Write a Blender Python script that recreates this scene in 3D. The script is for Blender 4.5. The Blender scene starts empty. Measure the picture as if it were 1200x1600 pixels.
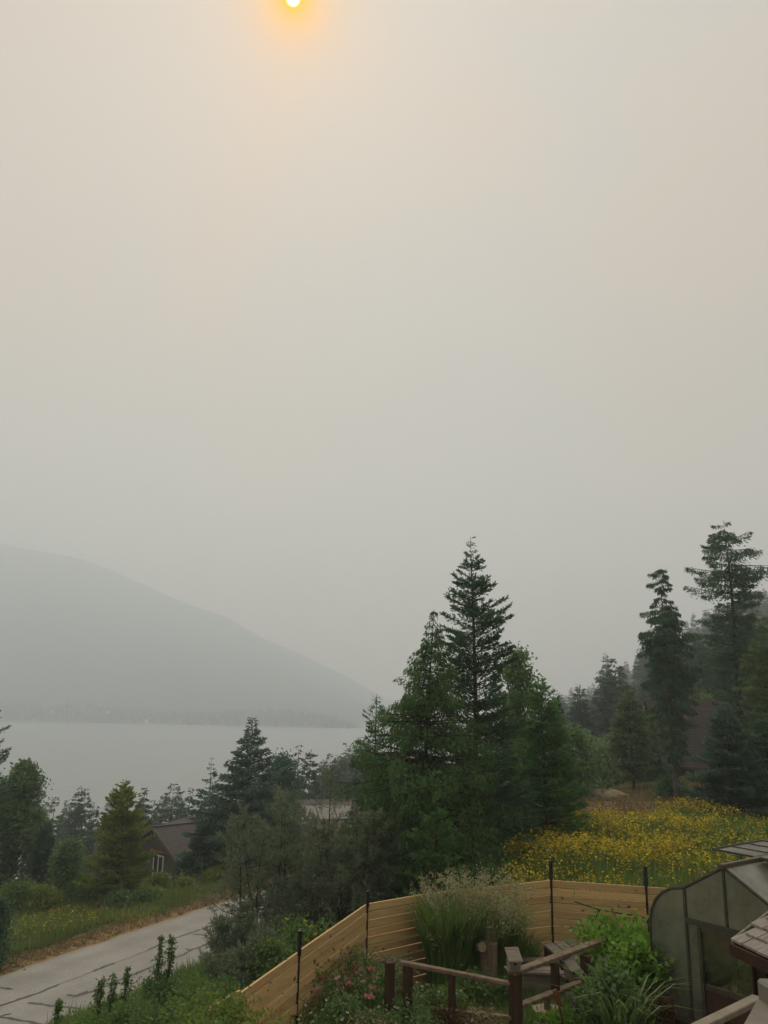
import bpy, math, random
import numpy as np
from mathutils import Vector, Matrix

# ------------------------------------------------------------------ camera, sky, sun, exposure
SC = bpy.context.scene
COL = SC.collection
CZ = 5.2                                     # eye height of the balcony above the garden datum
PITCH, ROLL, FOC = math.radians(13.9), math.radians(1.2), 1209.0

cam = bpy.data.cameras.new('camera')
cam.sensor_fit = 'VERTICAL'; cam.sensor_height = 24.0
cam.lens = 24.0 * FOC / 1600.0
cam.clip_start = 0.1; cam.clip_end = 40000
camo = bpy.data.objects.new('camera', cam); COL.objects.link(camo)
camo.matrix_world = (Matrix.Translation((0, 0, CZ)) @ Matrix.Rotation(math.pi / 2 + PITCH, 4, 'X')
                     @ Matrix.Rotation(ROLL, 4, 'Z'))
SC.camera = camo

SUN_EL, SUN_AZ = math.radians(47.0), math.radians(-9.2)
SUND = Vector((math.sin(SUN_AZ) * math.cos(SUN_EL), math.cos(SUN_AZ) * math.cos(SUN_EL), math.sin(SUN_EL)))

world = bpy.data.worlds.new('World'); SC.world = world; world.use_nodes = True
nt = world.node_tree; nt.nodes.clear()
def wn(t, **k):
    n = nt.nodes.new(t)
    for a, b in k.items(): setattr(n, a, b)
    return n
def wmath(op, a, b=None):
    n = wn('ShaderNodeMath', operation=op)
    for i, v in enumerate((a, b)):
        if v is None: continue
        if isinstance(v, (int, float)): n.inputs[i].default_value = v
        else: nt.links.new(v, n.inputs[i])
    return n.outputs[0]
out = wn('ShaderNodeOutputWorld'); bg = wn('ShaderNodeBackground')
bg.inputs['Strength'].default_value = 0.1
sky = wn('ShaderNodeTexSky', sky_type='NISHITA'); sky.sun_disc = False
sky.sun_elevation = SUN_EL; sky.sun_rotation = SUN_AZ; sky.dust_density = 10; sky.air_density = 1.0; sky.ozone_density = 1.0
tc = wn('ShaderNodeTexCoord')
nrm = wn('ShaderNodeVectorMath', operation='NORMALIZE'); nt.links.new(tc.outputs['Generated'], nrm.inputs[0])
sep = wn('ShaderNodeSeparateXYZ'); nt.links.new(nrm.outputs[0], sep.inputs[0])
dot = wn('ShaderNodeVectorMath', operation='DOT_PRODUCT'); nt.links.new(nrm.outputs[0], dot.inputs[0]); dot.inputs[1].default_value = SUND
ang = wmath('ARCCOSINE', wmath('MINIMUM', dot.outputs['Value'], 0.9999999))
# smoke layer: thick near the horizon, thinner overhead
ramp = wn('ShaderNodeValToRGB')
nt.links.new(wmath('MAXIMUM', sep.outputs['Z'], 0.0), ramp.inputs[0])
el = ramp.color_ramp.elements
SMOKE = [(0.0, (8.8, 6.3, 4.5)), (0.10, (7.8, 5.6, 4.1)), (0.35, (5.3, 4.3, 3.5)), (0.75, (5.8, 5.3, 4.8)), (1.0, (9.0, 8.8, 8.5))]
while len(el) < len(SMOKE): el.new(0.5)
for e, (p, c) in zip(el, SMOKE):
    e.position = p; e.color = (c[0] / 10, c[1] / 10, c[2] / 10, 1)
smk = wn('ShaderNodeVectorMath', operation='SCALE'); nt.links.new(ramp.outputs[0], smk.inputs[0]); smk.inputs['Scale'].default_value = 10.0
mix = wn('ShaderNodeMix', data_type='RGBA'); mix.inputs['Factor'].default_value = 0.98
nt.links.new(sky.outputs[0], mix.inputs['A']); nt.links.new(smk.outputs[0], mix.inputs['B'])
acc = mix.outputs['Result']
# drifting smoke: faint warm and cool patches
smn = wn('ShaderNodeTexNoise'); smn.inputs['Scale'].default_value = 2.1; smn.inputs['Detail'].default_value = 2.5; smn.inputs['Distortion'].default_value = 0.6
smo = wn('ShaderNodeVectorMath', operation='ADD'); nt.links.new(nrm.outputs[0], smo.inputs[0]); smo.inputs[1].default_value = (5.3, 1.7, 2.2); nt.links.new(smo.outputs[0], smn.inputs['Vector'])
smr = wn('ShaderNodeValToRGB'); nt.links.new(smn.outputs['Fac'], smr.inputs[0])
smr.color_ramp.elements[0].position = 0.36; smr.color_ramp.elements[0].color = (0.86, 0.95, 1.0, 1); smr.color_ramp.elements[1].position = 0.64; smr.color_ramp.elements[1].color = (1.0, 0.91, 0.84, 1)
smm = wn('ShaderNodeVectorMath', operation='MULTIPLY'); nt.links.new(acc, smm.inputs[0]); nt.links.new(smr.outputs[0], smm.inputs[1]); acc = smm.outputs[0]
def addglow(acc, col, fac):
    s = wn('ShaderNodeVectorMath', operation='SCALE'); s.inputs[0].default_value = col; nt.links.new(fac, s.inputs['Scale'])
    a = wn('ShaderNodeVectorMath', operation='ADD'); nt.links.new(acc, a.inputs[0]); nt.links.new(s.outputs[0], a.inputs[1])
    return a.outputs[0]
def falloff(deg): return wmath('EXPONENT', wmath('MULTIPLY', ang, -1.0 / math.radians(deg)))
acc = addglow(acc, (1.1, 0.2, -0.6), falloff(22.0))            # wide peach aureole
acc = addglow(acc, (2.6, 0.2, -1.2), falloff(3.6))
acc = addglow(acc, (13.0, -0.5, -12.5), falloff(1.1))            # orange ring
mr = wn('ShaderNodeMapRange', interpolation_type='SMOOTHSTEP')
nt.links.new(ang, mr.inputs['Value'])
mr.inputs['From Min'].default_value = math.radians(0.18); mr.inputs['From Max'].default_value = math.radians(0.50)
mr.inputs['To Min'].default_value = 1.0; mr.inputs['To Max'].default_value = 0.0
acc = addglow(acc, (60.0, 55.0, 48.0), mr.outputs[0])          # the sun's own disc, dimmed by smoke
nt.links.new(acc, bg.inputs['Color']); nt.links.new(bg.outputs[0], out.inputs[0])

sl = bpy.data.lights.new('sun', 'SUN'); sl.energy = 1.5; sl.angle = math.radians(12); sl.color = (1.0, 0.88, 0.73)
so = bpy.data.objects.new('sun', sl); COL.objects.link(so)
so.rotation_euler = SUND.to_track_quat('Z', 'Y').to_euler(); so.location = (0, 0, 60)

SC.view_settings.view_transform = 'Standard'; SC.view_settings.look = 'None'
SC.view_settings.gamma = 1.0; SC.view_settings.exposure = 0.16; SC.view_settings.use_curve_mapping = False
SC.render.engine = 'CYCLES'
SC.cycles.volume_bounces = 4; SC.cycles.max_bounces = 7; SC.cycles.transparent_max_bounces = 12
SC.cycles.use_denoising = True

# ------------------------------------------------------------------ helpers
def sight(px, py, Y):
    """a surveyed point: bearing px,py of the photograph at the distance Y (metres north of the balcony)"""
    u, v = (px - 600) / FOC, -(py - 800) / FOC
    c, s = math.cos(ROLL), math.sin(ROLL)
    a, b = u * c - v * s, u * s + v * c
    y, z = math.cos(PITCH) - b * math.sin(PITCH), math.sin(PITCH) + b * math.cos(PITCH)
    k = Y / y
    return Vector((a * k, Y, z * k + CZ))

def tag(o, label=None, cat=None, group=None, kind=None):
    if label: o['label'] = label
    if cat: o['category'] = cat
    if group: o['group'] = group
    if kind: o['kind'] = kind
    return o

def link(o, parent=None):
    COL.objects.link(o)
    if parent is not None: o.parent = parent
    return o

def empty(name, loc=(0, 0, 0), rz=0.0, parent=None):
    o = bpy.data.objects.new(name, None); o.location = loc; o.rotation_euler = (0, 0, rz); o.empty_display_size = 0.1
    return link(o, parent)

def np_mesh(name, V, F, mats=(), smooth=False):
    me = bpy.data.meshes.new(name)
    V = np.asarray(V, dtype=np.float32); F = np.asarray(F, dtype=np.int32)
    k = F.shape[1]
    me.vertices.add(len(V)); me.vertices.foreach_set('co', V.ravel())
    me.loops.add(F.size); me.loops.foreach_set('vertex_index', F.ravel())
    me.polygons.add(len(F)); me.polygons.foreach_set('loop_start', np.arange(0, F.size, k, dtype=np.int32))
    if smooth: me.polygons.foreach_set('use_smooth', np.ones(len(F), dtype=bool))
    for m in mats: me.materials.append(m)
    me.update(calc_edges=True)
    return me

class MB:
    """collects polygons for one mesh"""
    def __init__(s): s.v = []; s.f = []
    def add(s, vs, fs):
        n = len(s.v); s.v += [tuple(p) for p in vs]; s.f += [tuple(i + n for i in f) for f in fs]; return s
    def hexa(s, b, t):
        """eight corners: b and t are loops of four"""
        return s.add(list(b) + list(t), [(3, 2, 1, 0), (4, 5, 6, 7), (0, 1, 5, 4), (1, 2, 6, 5), (2, 3, 7, 6), (3, 0, 4, 7)])
    def box(s, x0, x1, y0, y1, z0, z1):
        return s.hexa([(x0, y0, z0), (x1, y0, z0), (x1, y1, z0), (x0, y1, z0)], [(x0, y0, z1), (x1, y0, z1), (x1, y1, z1), (x0, y1, z1)])
    def beam(s, a, b, w, h, up=(0, 0, 1)):
        a, b = Vector(a), Vector(b); d = (b - a).normalized(); up = Vector(up)
        if abs(d.dot(up)) > 0.98: up = Vector((1, 0, 0))
        r = d.cross(up).normalized() * w / 2; u = r.cross(d).normalized() * h / 2
        return s.hexa([a - r - u, a + r - u, a + r + u, a - r + u], [b - r - u, b + r - u, b + r + u, b - r + u])
    def tube(s, pts, rad, n=6, cap=True):
        pts = [Vector(p) for p in pts]; base = len(s.v); m = len(pts)
        if not hasattr(rad, '__len__'): rad = [rad] * m
        ref = None
        for i, p in enumerate(pts):
            d = (pts[min(i + 1, m - 1)] - pts[max(i - 1, 0)]).normalized()
            if ref is None: ref = Vector((1, 0, 0)) if abs(d.x) < 0.8 else Vector((0, 1, 0))
            a = d.cross(ref).normalized(); b = d.cross(a).normalized(); ref = -b if False else ref
            for k in range(n):
                t = 2 * math.pi * k / n
                s.v.append(tuple(p + (a * math.cos(t) + b * math.sin(t)) * rad[i]))
        for i in range(m - 1):
            for k in range(n):
                k2 = (k + 1) % n
                s.f.append((base + i * n + k, base + i * n + k2, base + (i + 1) * n + k2, base + (i + 1) * n + k))
        if cap:
            s.f.append(tuple(base + k for k in range(n))[::-1]); s.f.append(tuple(base + (m - 1) * n + k for k in range(n)))
        return s
    def mesh(s, name, mat, smooth=False):
        me = bpy.data.meshes.new(name); me.from_pydata(s.v, [], s.f)
        if mat: me.materials.append(mat)
        if smooth:
            for p in me.polygons: p.use_smooth = True
        me.update(); return me
    def build(s, name, mat, parent=None, smooth=False):
        return link(bpy.data.objects.new(name, s.mesh(name, mat, smooth)), parent)

def bevel(o, w=0.006, seg=1):
    m = o.modifiers.new('bevel', 'BEVEL'); m.width = w; m.segments = seg; m.limit_method = 'ANGLE'; return o

# ------------------------------------------------------------------ materials
MAT = {}
def nodes(name):
    m = bpy.data.materials.new(name); m.use_nodes = True; t = m.node_tree; t.nodes.clear(); MAT[name] = m
    o = t.nodes.new('ShaderNodeOutputMaterial')
    def N(ty, **k):
        n = t.nodes.new(ty)
        for a, b in k.items(): setattr(n, a, b)
        return n
    return m, t, o, N
def ramp2(t, N, fac, c1, c2, p1=0.0, p2=1.0):
    r = N('ShaderNodeValToRGB'); e = r.color_ramp.elements
    e[0].position = p1; e[0].color = (*c1, 1); e[1].position = p2; e[1].color = (*c2, 1)
    t.links.new(fac, r.inputs[0]); return r.outputs[0]
def surf(name, c1, c2, scale=4.0, rough=0.8, stretch=(1, 1, 1), bump=0.2, detail=6, objrand=0.0, spec=0.3, metal=0.0, p1=0.3, p2=0.7, coord='Object'):
    m, t, o, N = nodes(name)
    tcn = N('ShaderNodeTexCoord'); mp = N('ShaderNodeMapping'); mp.inputs['Scale'].default_value = stretch
    t.links.new(tcn.outputs[coord], mp.inputs[0])
    nz = N('ShaderNodeTexNoise'); nz.inputs['Scale'].default_value = scale; nz.inputs['Detail'].default_value = detail; nz.inputs['Roughness'].default_value = 0.65
    t.links.new(mp.outputs[0], nz.inputs['Vector'])
    col = ramp2(t, N, nz.outputs['Fac'], c1, c2, p1, p2)
    if objrand:
        oi = N('ShaderNodeObjectInfo'); add = N('ShaderNodeVectorMath', operation='ADD'); t.links.new(mp.outputs[0], add.inputs[0])
        sc_ = N('ShaderNodeVectorMath', operation='SCALE'); sc_.inputs[0].default_value = (37, 17, 51); t.links.new(oi.outputs['Random'], sc_.inputs['Scale'])
        t.links.new(sc_.outputs[0], add.inputs[1]); t.links.new(add.outputs[0], nz.inputs['Vector'])
        hs = N('ShaderNodeHueSaturation'); mrn = N('ShaderNodeMapRange'); t.links.new(oi.outputs['Random'], mrn.inputs[0])
        mrn.inputs['To Min'].default_value = 1 - objrand; mrn.inputs['To Max'].default_value = 1 + objrand
        t.links.new(mrn.outputs[0], hs.inputs['Value']); t.links.new(col, hs.inputs['Color']); col = hs.outputs[0]
    p = N('ShaderNodeBsdfPrincipled'); p.inputs['Roughness'].default_value = rough; p.inputs['Metallic'].default_value = metal
    p.inputs['Specular IOR Level'].default_value = spec
    t.links.new(col, p.inputs['Base Color'])
    if bump:
        b = N('ShaderNodeBump'); b.inputs['Strength'].default_value = bump; b.inputs['Distance'].default_value = 0.02
        t.links.new(nz.outputs['Fac'], b.inputs['Height']); t.links.new(b.outputs[0], p.inputs['Normal'])
    t.links.new(p.outputs[0], o.inputs[0])
    return m
def foliage(name, c1, c2, trans=0.3, scale=0.6, gloss=0.025):
    """leaf colour varies leaf by leaf and over the plant"""
    m, t, o, N = nodes(name)
    g = N('ShaderNodeNewGeometry'); tcn = N('ShaderNodeTexCoord')
    nz = N('ShaderNodeTexNoise'); nz.inputs['Scale'].default_value = scale; nz.inputs['Detail'].default_value = 3
    t.links.new(tcn.outputs['Object'], nz.inputs['Vector'])
    ad = N('ShaderNodeMath', operation='MULTIPLY_ADD'); t.links.new(g.outputs['Random Per Island'], ad.inputs[0]); ad.inputs[1].default_value = 0.55
    sb = N('ShaderNodeMath', operation='MULTIPLY_ADD'); t.links.new(nz.outputs['Fac'], sb.inputs[0]); sb.inputs[1].default_value = 1.5; sb.inputs[2].default_value = -0.5
    t.links.new(sb.outputs[0], ad.inputs[2])
    col = ramp2(t, N, ad.outputs[0], c1, c2, 0.05, 0.95)
    d = N('ShaderNodeBsdfDiffuse'); tr = N('ShaderNodeBsdfTranslucent'); mx = N('ShaderNodeMixShader'); mx.inputs[0].default_value = trans
    t.links.new(col, d.inputs[0]); t.links.new(col, tr.inputs[0])
    t.links.new(d.outputs[0], mx.inputs[1]); t.links.new(tr.outputs[0], mx.inputs[2])
    gl = N('ShaderNodeBsdfGlossy'); gl.inputs['Roughness'].default_value = 0.45; gl.inputs[0].default_value = (0.5, 0.5, 0.5, 1)
    fr = N('ShaderNodeMixShader'); fr.inputs[0].default_value = gloss
    t.links.new(mx.outputs[0], fr.inputs[1]); t.links.new(gl.outputs[0], fr.inputs[2]); t.links.new(fr.outputs[0], o.inputs[0])
    return m

foliage('fir', (0.042, 0.099, 0.057), (0.125, 0.232, 0.104), 0.46)
foliage('spruce_blue', (0.052, 0.113, 0.085), (0.144, 0.250, 0.173), 0.46)
foliage('cedar', (0.039, 0.100, 0.034), (0.139, 0.261, 0.072), 0.46)
foliage('conifer_bright', (0.054, 0.144, 0.042), (0.191, 0.363, 0.107), 0.46)
foliage('larch', (0.080, 0.140, 0.049), (0.213, 0.306, 0.121), 0.46)
foliage('pine', (0.108, 0.143, 0.090), (0.264, 0.314, 0.196), 0.46)
foliage('birch_leaf', (0.079, 0.147, 0.055), (0.224, 0.339, 0.136), 0.46)
foliage('yellow_leaf', (0.103, 0.161, 0.030), (0.310, 0.368, 0.071), 0.46)
foliage('far_conifer', (0.046, 0.096, 0.057), (0.120, 0.188, 0.108), 0.46, scale=0.15)
foliage('grass', (0.110, 0.176, 0.044), (0.275, 0.325, 0.086), 0.46, scale=0.25, gloss=0.03)
foliage('grass_dry', (0.144, 0.108, 0.042), (0.300, 0.222, 0.102), 0.3, scale=0.4, gloss=0.03)
foliage('weed', (0.070, 0.132, 0.031), (0.224, 0.344, 0.083), 0.46, scale=0.8, gloss=0.04)
foliage('weed_dark', (0.064, 0.131, 0.043), (0.193, 0.312, 0.090), 0.46, scale=0.9, gloss=0.04)
foliage('vine', (0.074, 0.170, 0.022), (0.239, 0.437, 0.048), 0.46, scale=2.0, gloss=0.04)
foliage('blade', (0.076, 0.138, 0.028), (0.207, 0.290, 0.097), 0.35, scale=2.0, gloss=0.06)
foliage('plume', (0.220, 0.220, 0.110), (0.480, 0.460, 0.270), 0.4, scale=2.0, gloss=0.0)
foliage('flower_yellow', (0.600, 0.420, 0.025), (0.840, 0.690, 0.085), 0.25, scale=0.5, gloss=0.0)
foliage('flower_gold', (0.480, 0.370, 0.030), (0.740, 0.600, 0.080), 0.25, scale=0.5, gloss=0.0)
foliage('flower_pink', (0.500, 0.130, 0.150), (0.720, 0.360, 0.360), 0.3, scale=6, gloss=0.0)
foliage('flower_pale', (0.500, 0.340, 0.320), (0.750, 0.600, 0.550), 0.3, scale=6, gloss=0.0)
foliage('flower_white', (0.600, 0.580, 0.500), (0.800, 0.780, 0.700), 0.2, scale=4, gloss=0.0)
foliage('spent', (0.060, 0.035, 0.018), (0.150, 0.095, 0.050), 0.2, scale=2, gloss=0.0)
foliage('straw', (0.180, 0.150, 0.080), (0.400, 0.340, 0.200), 0.2, scale=2, gloss=0.0)
surf('bark', (0.035, 0.026, 0.018), (0.085, 0.066, 0.048), 9, 0.9, (1, 1, 0.25), 0.5)
surf('bark_grey', (0.07, 0.06, 0.05), (0.17, 0.15, 0.125), 9, 0.9, (1, 1, 0.25), 0.5)
surf('tar', (0.035, 0.032, 0.030), (0.055, 0.050, 0.045), 8, 0.5, bump=0.1)
surf('steel_black', (0.010, 0.009, 0.010), (0.022, 0.019, 0.020), 12, 0.5, bump=0.05, spec=0.4)
surf('wire', (0.02, 0.015, 0.012), (0.05, 0.04, 0.03), 12, 0.6, bump=0)
surf('post_wood', (0.034, 0.018, 0.009), (0.078, 0.043, 0.022), 10, 0.8, (1, 1, 0.12), 0.35)
surf('rail_wood', (0.09, 0.06, 0.036), (0.235, 0.18, 0.12), 9, 0.85, (1, 1, 1), 0.35)
surf('grey_wood', (0.12, 0.10, 0.076), (0.26, 0.225, 0.175), 8, 0.85, (0.3, 3, 3), 0.35)
surf('log_end', (0.20, 0.155, 0.10), (0.34, 0.275, 0.19), 22, 0.8, bump=0.2)
surf('log_side', (0.10, 0.065, 0.040), (0.24, 0.175, 0.115), 10, 0.9, (1, 1, 0.2), 0.5)
surf('shingle', (0.150, 0.130, 0.110), (0.330, 0.300, 0.260), 10, 0.9, (4, 0.6, 1), 0.4, objrand=0.18)
surf('hut_wall', (0.028, 0.011, 0.006), (0.058, 0.024, 0.013), 8, 0.7, (1, 1, 0.15), 0.3)
surf('deck_wood', (0.17, 0.145, 0.105), (0.29, 0.255, 0.195), 14, 0.8, (1, 1, 1), 0.15)
surf('deck_cap', (0.145, 0.128, 0.100), (0.21, 0.187, 0.15), 5, 0.7, (1, 1, 1), 0.08)
surf('gh_frame', (0.042, 0.037, 0.024), (0.085, 0.076, 0.052), 20, 0.6, bump=0.08)
surf('gh_ridge', (0.07, 0.06, 0.042), (0.13, 0.112, 0.082), 20, 0.5, bump=0.08)
surf('house_wall', (0.074, 0.070, 0.052), (0.100, 0.094, 0.070), 3, 0.9, (1, 1, 6), 0.15)
surf('house_roof', (0.065, 0.058, 0.050), (0.11, 0.099, 0.086), 2.5, 0.9, (1, 1, 1), 0.3)
surf('brown_roof', (0.042, 0.033, 0.028), (0.070, 0.055, 0.047), 2.5, 0.9, (1, 1, 1), 0.3)
surf('copper', (0.16, 0.060, 0.030), (0.24, 0.095, 0.050), 5, 0.6, bump=0.1)
surf('white_paint', (0.70, 0.68, 0.62), (0.80, 0.78, 0.72), 5, 0.5, bump=0.02)
surf('dark_glass', (0.012, 0.014, 0.014), (0.03, 0.034, 0.032), 2, 0.08, bump=0, spec=0.6)
surf('solar', (0.12, 0.113, 0.10), (0.16, 0.15, 0.135), 2, 0.6, bump=0, spec=0.3)
surf('stone', (0.23, 0.20, 0.15), (0.42, 0.38, 0.30), 6, 0.9, bump=0.6)
surf('rust', (0.12, 0.04, 0.018), (0.24, 0.085, 0.035), 12, 0.85, bump=0.3)
surf('sack', (0.45, 0.42, 0.36), (0.60, 0.56, 0.49), 5, 0.7, bump=0.3)
surf('pole_wood', (0.10, 0.085, 0.065), (0.18, 0.155, 0.12), 6, 0.9, (1, 1, 0.1), 0.2)
surf('mound', (0.20, 0.155, 0.09), (0.36, 0.29, 0.19), 3, 0.95, bump=0.6)

# cedar fence boards: long grain, knots, a different tone for each board
def cedar_board():
    m, t, o, N = nodes('cedar_board')
    tcn = N('ShaderNodeTexCoord'); oi = N('ShaderNodeObjectInfo')
    off = N('ShaderNodeVectorMath', operation='SCALE'); off.inputs[0].default_value = (31, 13, 57); t.links.new(oi.outputs['Random'], off.inputs['Scale'])
    ad = N('ShaderNodeVectorMath', operation='ADD'); t.links.new(tcn.outputs['Object'], ad.inputs[0]); t.links.new(off.outputs[0], ad.inputs[1])
    mp = N('ShaderNodeMapping'); mp.inputs['Scale'].default_value = (0.35, 6, 6); t.links.new(ad.outputs[0], mp.inputs[0])
    nz = N('ShaderNodeTexNoise'); nz.inputs['Scale'].default_value = 7; nz.inputs['Detail'].default_value = 6; t.links.new(mp.outputs[0], nz.inputs['Vector'])
    col = ramp2(t, N, nz.outputs['Fac'], (0.52, 0.33, 0.14), (0.72, 0.50, 0.245), 0.25, 0.75)
    # knots
    vo = N('ShaderNodeTexVoronoi'); vo.inputs['Scale'].default_value = 3.3; vo.inputs['Randomness'].default_value = 1.0
    mp2 = N('ShaderNodeMapping'); mp2.inputs['Scale'].default_value = (1.0, 1.0, 1.2); t.links.new(ad.outputs[0], mp2.inputs[0]); t.links.new(mp2.outputs[0], vo.inputs['Vector'])
    kn = N('ShaderNodeMapRange'); t.links.new(vo.outputs['Distance'], kn.inputs[0]); kn.inputs['From Min'].default_value = 0.09; kn.inputs['From Max'].default_value = 0.18
    kn.inputs['To Min'].default_value = 0.85; kn.inputs['To Max'].default_value = 0.0
    mk = N('ShaderNodeMix', data_type='RGBA'); t.links.new(kn.outputs[0], mk.inputs['Factor']); t.links.new(col, mk.inputs['A']); mk.inputs['B'].default_value = (0.10, 0.045, 0.016, 1)
    hs = N('ShaderNodeHueSaturation'); mrn = N('ShaderNodeMapRange'); t.links.new(oi.outputs['Random'], mrn.inputs[0]); mrn.inputs['To Min'].default_value = 0.80; mrn.inputs['To Max'].default_value = 1.12
    t.links.new(mrn.outputs[0], hs.inputs['Value']); t.links.new(mk.outputs['Result'], hs.inputs['Color'])
    p = N('ShaderNodeBsdfPrincipled'); p.inputs['Roughness'].default_value = 0.75; p.inputs['Specular IOR Level'].default_value = 0.25
    t.links.new(hs.outputs[0], p.inputs['Base Color'])
    b = N('ShaderNodeBump'); b.inputs['Strength'].default_value = 0.2; b.inputs['Distance'].default_value = 0.01; t.links.new(nz.outputs['Fac'], b.inputs['Height']); t.links.new(b.outputs[0], p.inputs['Normal'])
    t.links.new(p.outputs[0], o.inputs[0])
cedar_board()

def glazing(name, tint, film, filmcol, rough):
    """old translucent glazing sheet: partly clear, partly clouded, reflecting the sky at a glance"""
    m, t, o, N = nodes(name)
    tr = N('ShaderNodeBsdfTransparent'); tr.inputs[0].default_value = (*tint, 1)
    df = N('ShaderNodeBsdfDiffuse'); df.inputs[0].default_value = (*filmcol, 1)
    tl = N('ShaderNodeBsdfTranslucent'); tl.inputs[0].default_value = (*filmcol, 1)
    dm = N('ShaderNodeMixShader'); dm.inputs[0].default_value = 0.6; t.links.new(df.outputs[0], dm.inputs[1]); t.links.new(tl.outputs[0], dm.inputs[2])
    tcn = N('ShaderNodeTexCoord'); nz = N('ShaderNodeTexNoise'); nz.inputs['Scale'].default_value = 2.2; nz.inputs['Detail'].default_value = 5; t.links.new(tcn.outputs['Object'], nz.inputs['Vector'])
    mr_ = N('ShaderNodeMapRange'); t.links.new(nz.outputs['Fac'], mr_.inputs[0]); mr_.inputs['From Min'].default_value = 0.3; mr_.inputs['From Max'].default_value = 0.7
    mr_.inputs['To Min'].default_value = film * 0.6; mr_.inputs['To Max'].default_value = film * 1.3
    m1 = N('ShaderNodeMixShader'); t.links.new(mr_.outputs[0], m1.inputs[0]); t.links.new(tr.outputs[0], m1.inputs[1]); t.links.new(dm.outputs[0], m1.inputs[2])
    gl = N('ShaderNodeBsdfGlossy'); gl.inputs['Roughness'].default_value = rough; gl.inputs[0].default_value = (0.9, 0.9, 0.9, 1)
    fr = N('ShaderNodeFresnel'); fr.inputs['IOR'].default_value = 1.7
    m2 = N('ShaderNodeMixShader'); t.links.new(fr.outputs[0], m2.inputs[0]); t.links.new(m1.outputs[0], m2.inputs[1]); t.links.new(gl.outputs[0], m2.inputs[2])
    t.links.new(m2.outputs[0], o.inputs[0])
glazing('poly', (0.84, 0.89, 0.78), 0.42, (0.58, 0.62, 0.50), 0.10)
glazing('poly_roof', (0.72, 0.72, 0.60), 0.55, (0.55, 0.53, 0.45), 0.25)
glazing('clear_pane', (0.85, 0.86, 0.78), 0.05, (0.40, 0.40, 0.32), 0.05)

# ------------------------------------------------------------------ terrain (surveyed heights, relative to the eye)
RZ = -10.5                                     # road level below the eye
CTRL = np.array([
 (0,2,-4.95),(-3,3,-5.2),(4,4,-4.75),(8,8,-4.6),(0,8,-5.0),(1.7,10.3,-4.8),(0,12,-5.1),(2,13.6,-4.8),(3,15.4,-4.9),(4.5,13,-4.65),(6,12,-4.62),(7,14,-4.65),
 (1.06,16.5,-5.2),(-.17,15.4,-5.22),(-1.19,13.2,-5.38),(-1.79,11.6,-5.42),(3.54,17,-5.05),(5.37,16.7,-5.05),
 (-3,10,-5.95),(-6,10,-7.2),(-5,16,-7.3),(-3,18,-6.5),(-2,22,-6.7),(-3,26,-7.9),(.5,26,-5.9),(1.4,25,-5.5),(0,33,-8.4),(3,40,-8.2),(6,48,-7.5),
 (3,22,-5.1),(5,28,-5.05),(10,28,-4.95),(12,20,-4.8),(16,30,-4.85),(16,40,-5.0),(10,40,-5.1),(22,40,-4.6),(14,55,-5.5),(17,55,-5.5),(23,62,-5.0),(6.5,36,-5.7),(20,25,-4.3),(30,50,-2),
 (-15,38,-10.9),(-22,40,-11.6),(-14,49,-11.2),(-22,52,-12),(-16,62,-13.3),(-8,54,-11),(-5,70,-12.8),(-30,30,-12),(-20,20,-10.6),(-12,14,-8.9),
 (-40,80,-19),(-30,110,-27),(-10,110,-25),(10,90,-12),(-60,130,-33),(0,160,-27),(-20,200,-36),(30,200,-21),(-100,230,-44),(-40,300,-45),(-150,400,-50),(0,380,-46),(-60,520,-55),(60,350,-32),(-250,300,-52),(-110,90,-34),(-80,40,-24),
 (65,300,-14),(55,150,-6),(110,300,10),(180,320,42),(120,200,18),(55,90,2),(90,120,13),(250,500,70),(130,500,-5),(50,500,-45),(50,60,4),(120,80,30),(60,20,6),(300,250,95),
 (0,-20,-4),(-20,-5,-9),(20,0,-3),(0,700,-60),(-300,700,-60),(200,750,0),(400,700,90),(-500,400,-60)], dtype=float)
def warp(x, y):
    r = np.hypot(x, y) + 3.0; th = np.arctan2(x, y)
    return np.stack([th * 2.2 * np.minimum(1, r / 12), np.log(r)], -1)
_C = warp(CTRL[:, 0], CTRL[:, 1]); _n = len(_C)
_K = np.linalg.norm(_C[:, None] - _C[None], axis=-1)
_A = np.zeros((_n + 3, _n + 3)); _A[:_n, :_n] = _K - 0.02 * np.eye(_n); _Pm = np.c_[np.ones(_n), _C]; _A[:_n, _n:] = _Pm; _A[_n:, :_n] = _Pm.T
_W = np.linalg.solve(_A, np.r_[CTRL[:, 2], 0, 0, 0])
RD = np.array([0.469, 0.883]); RN = np.array([0.883, -0.469]); RC = np.array([-11.94, 32.1]); RW = 2.9
def road_sq(x, y):
    dx, dy = x - RC[0], y - RC[1]
    return dx * RD[0] + dy * RD[1], dx * RN[0] + dy * RN[1]
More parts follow.
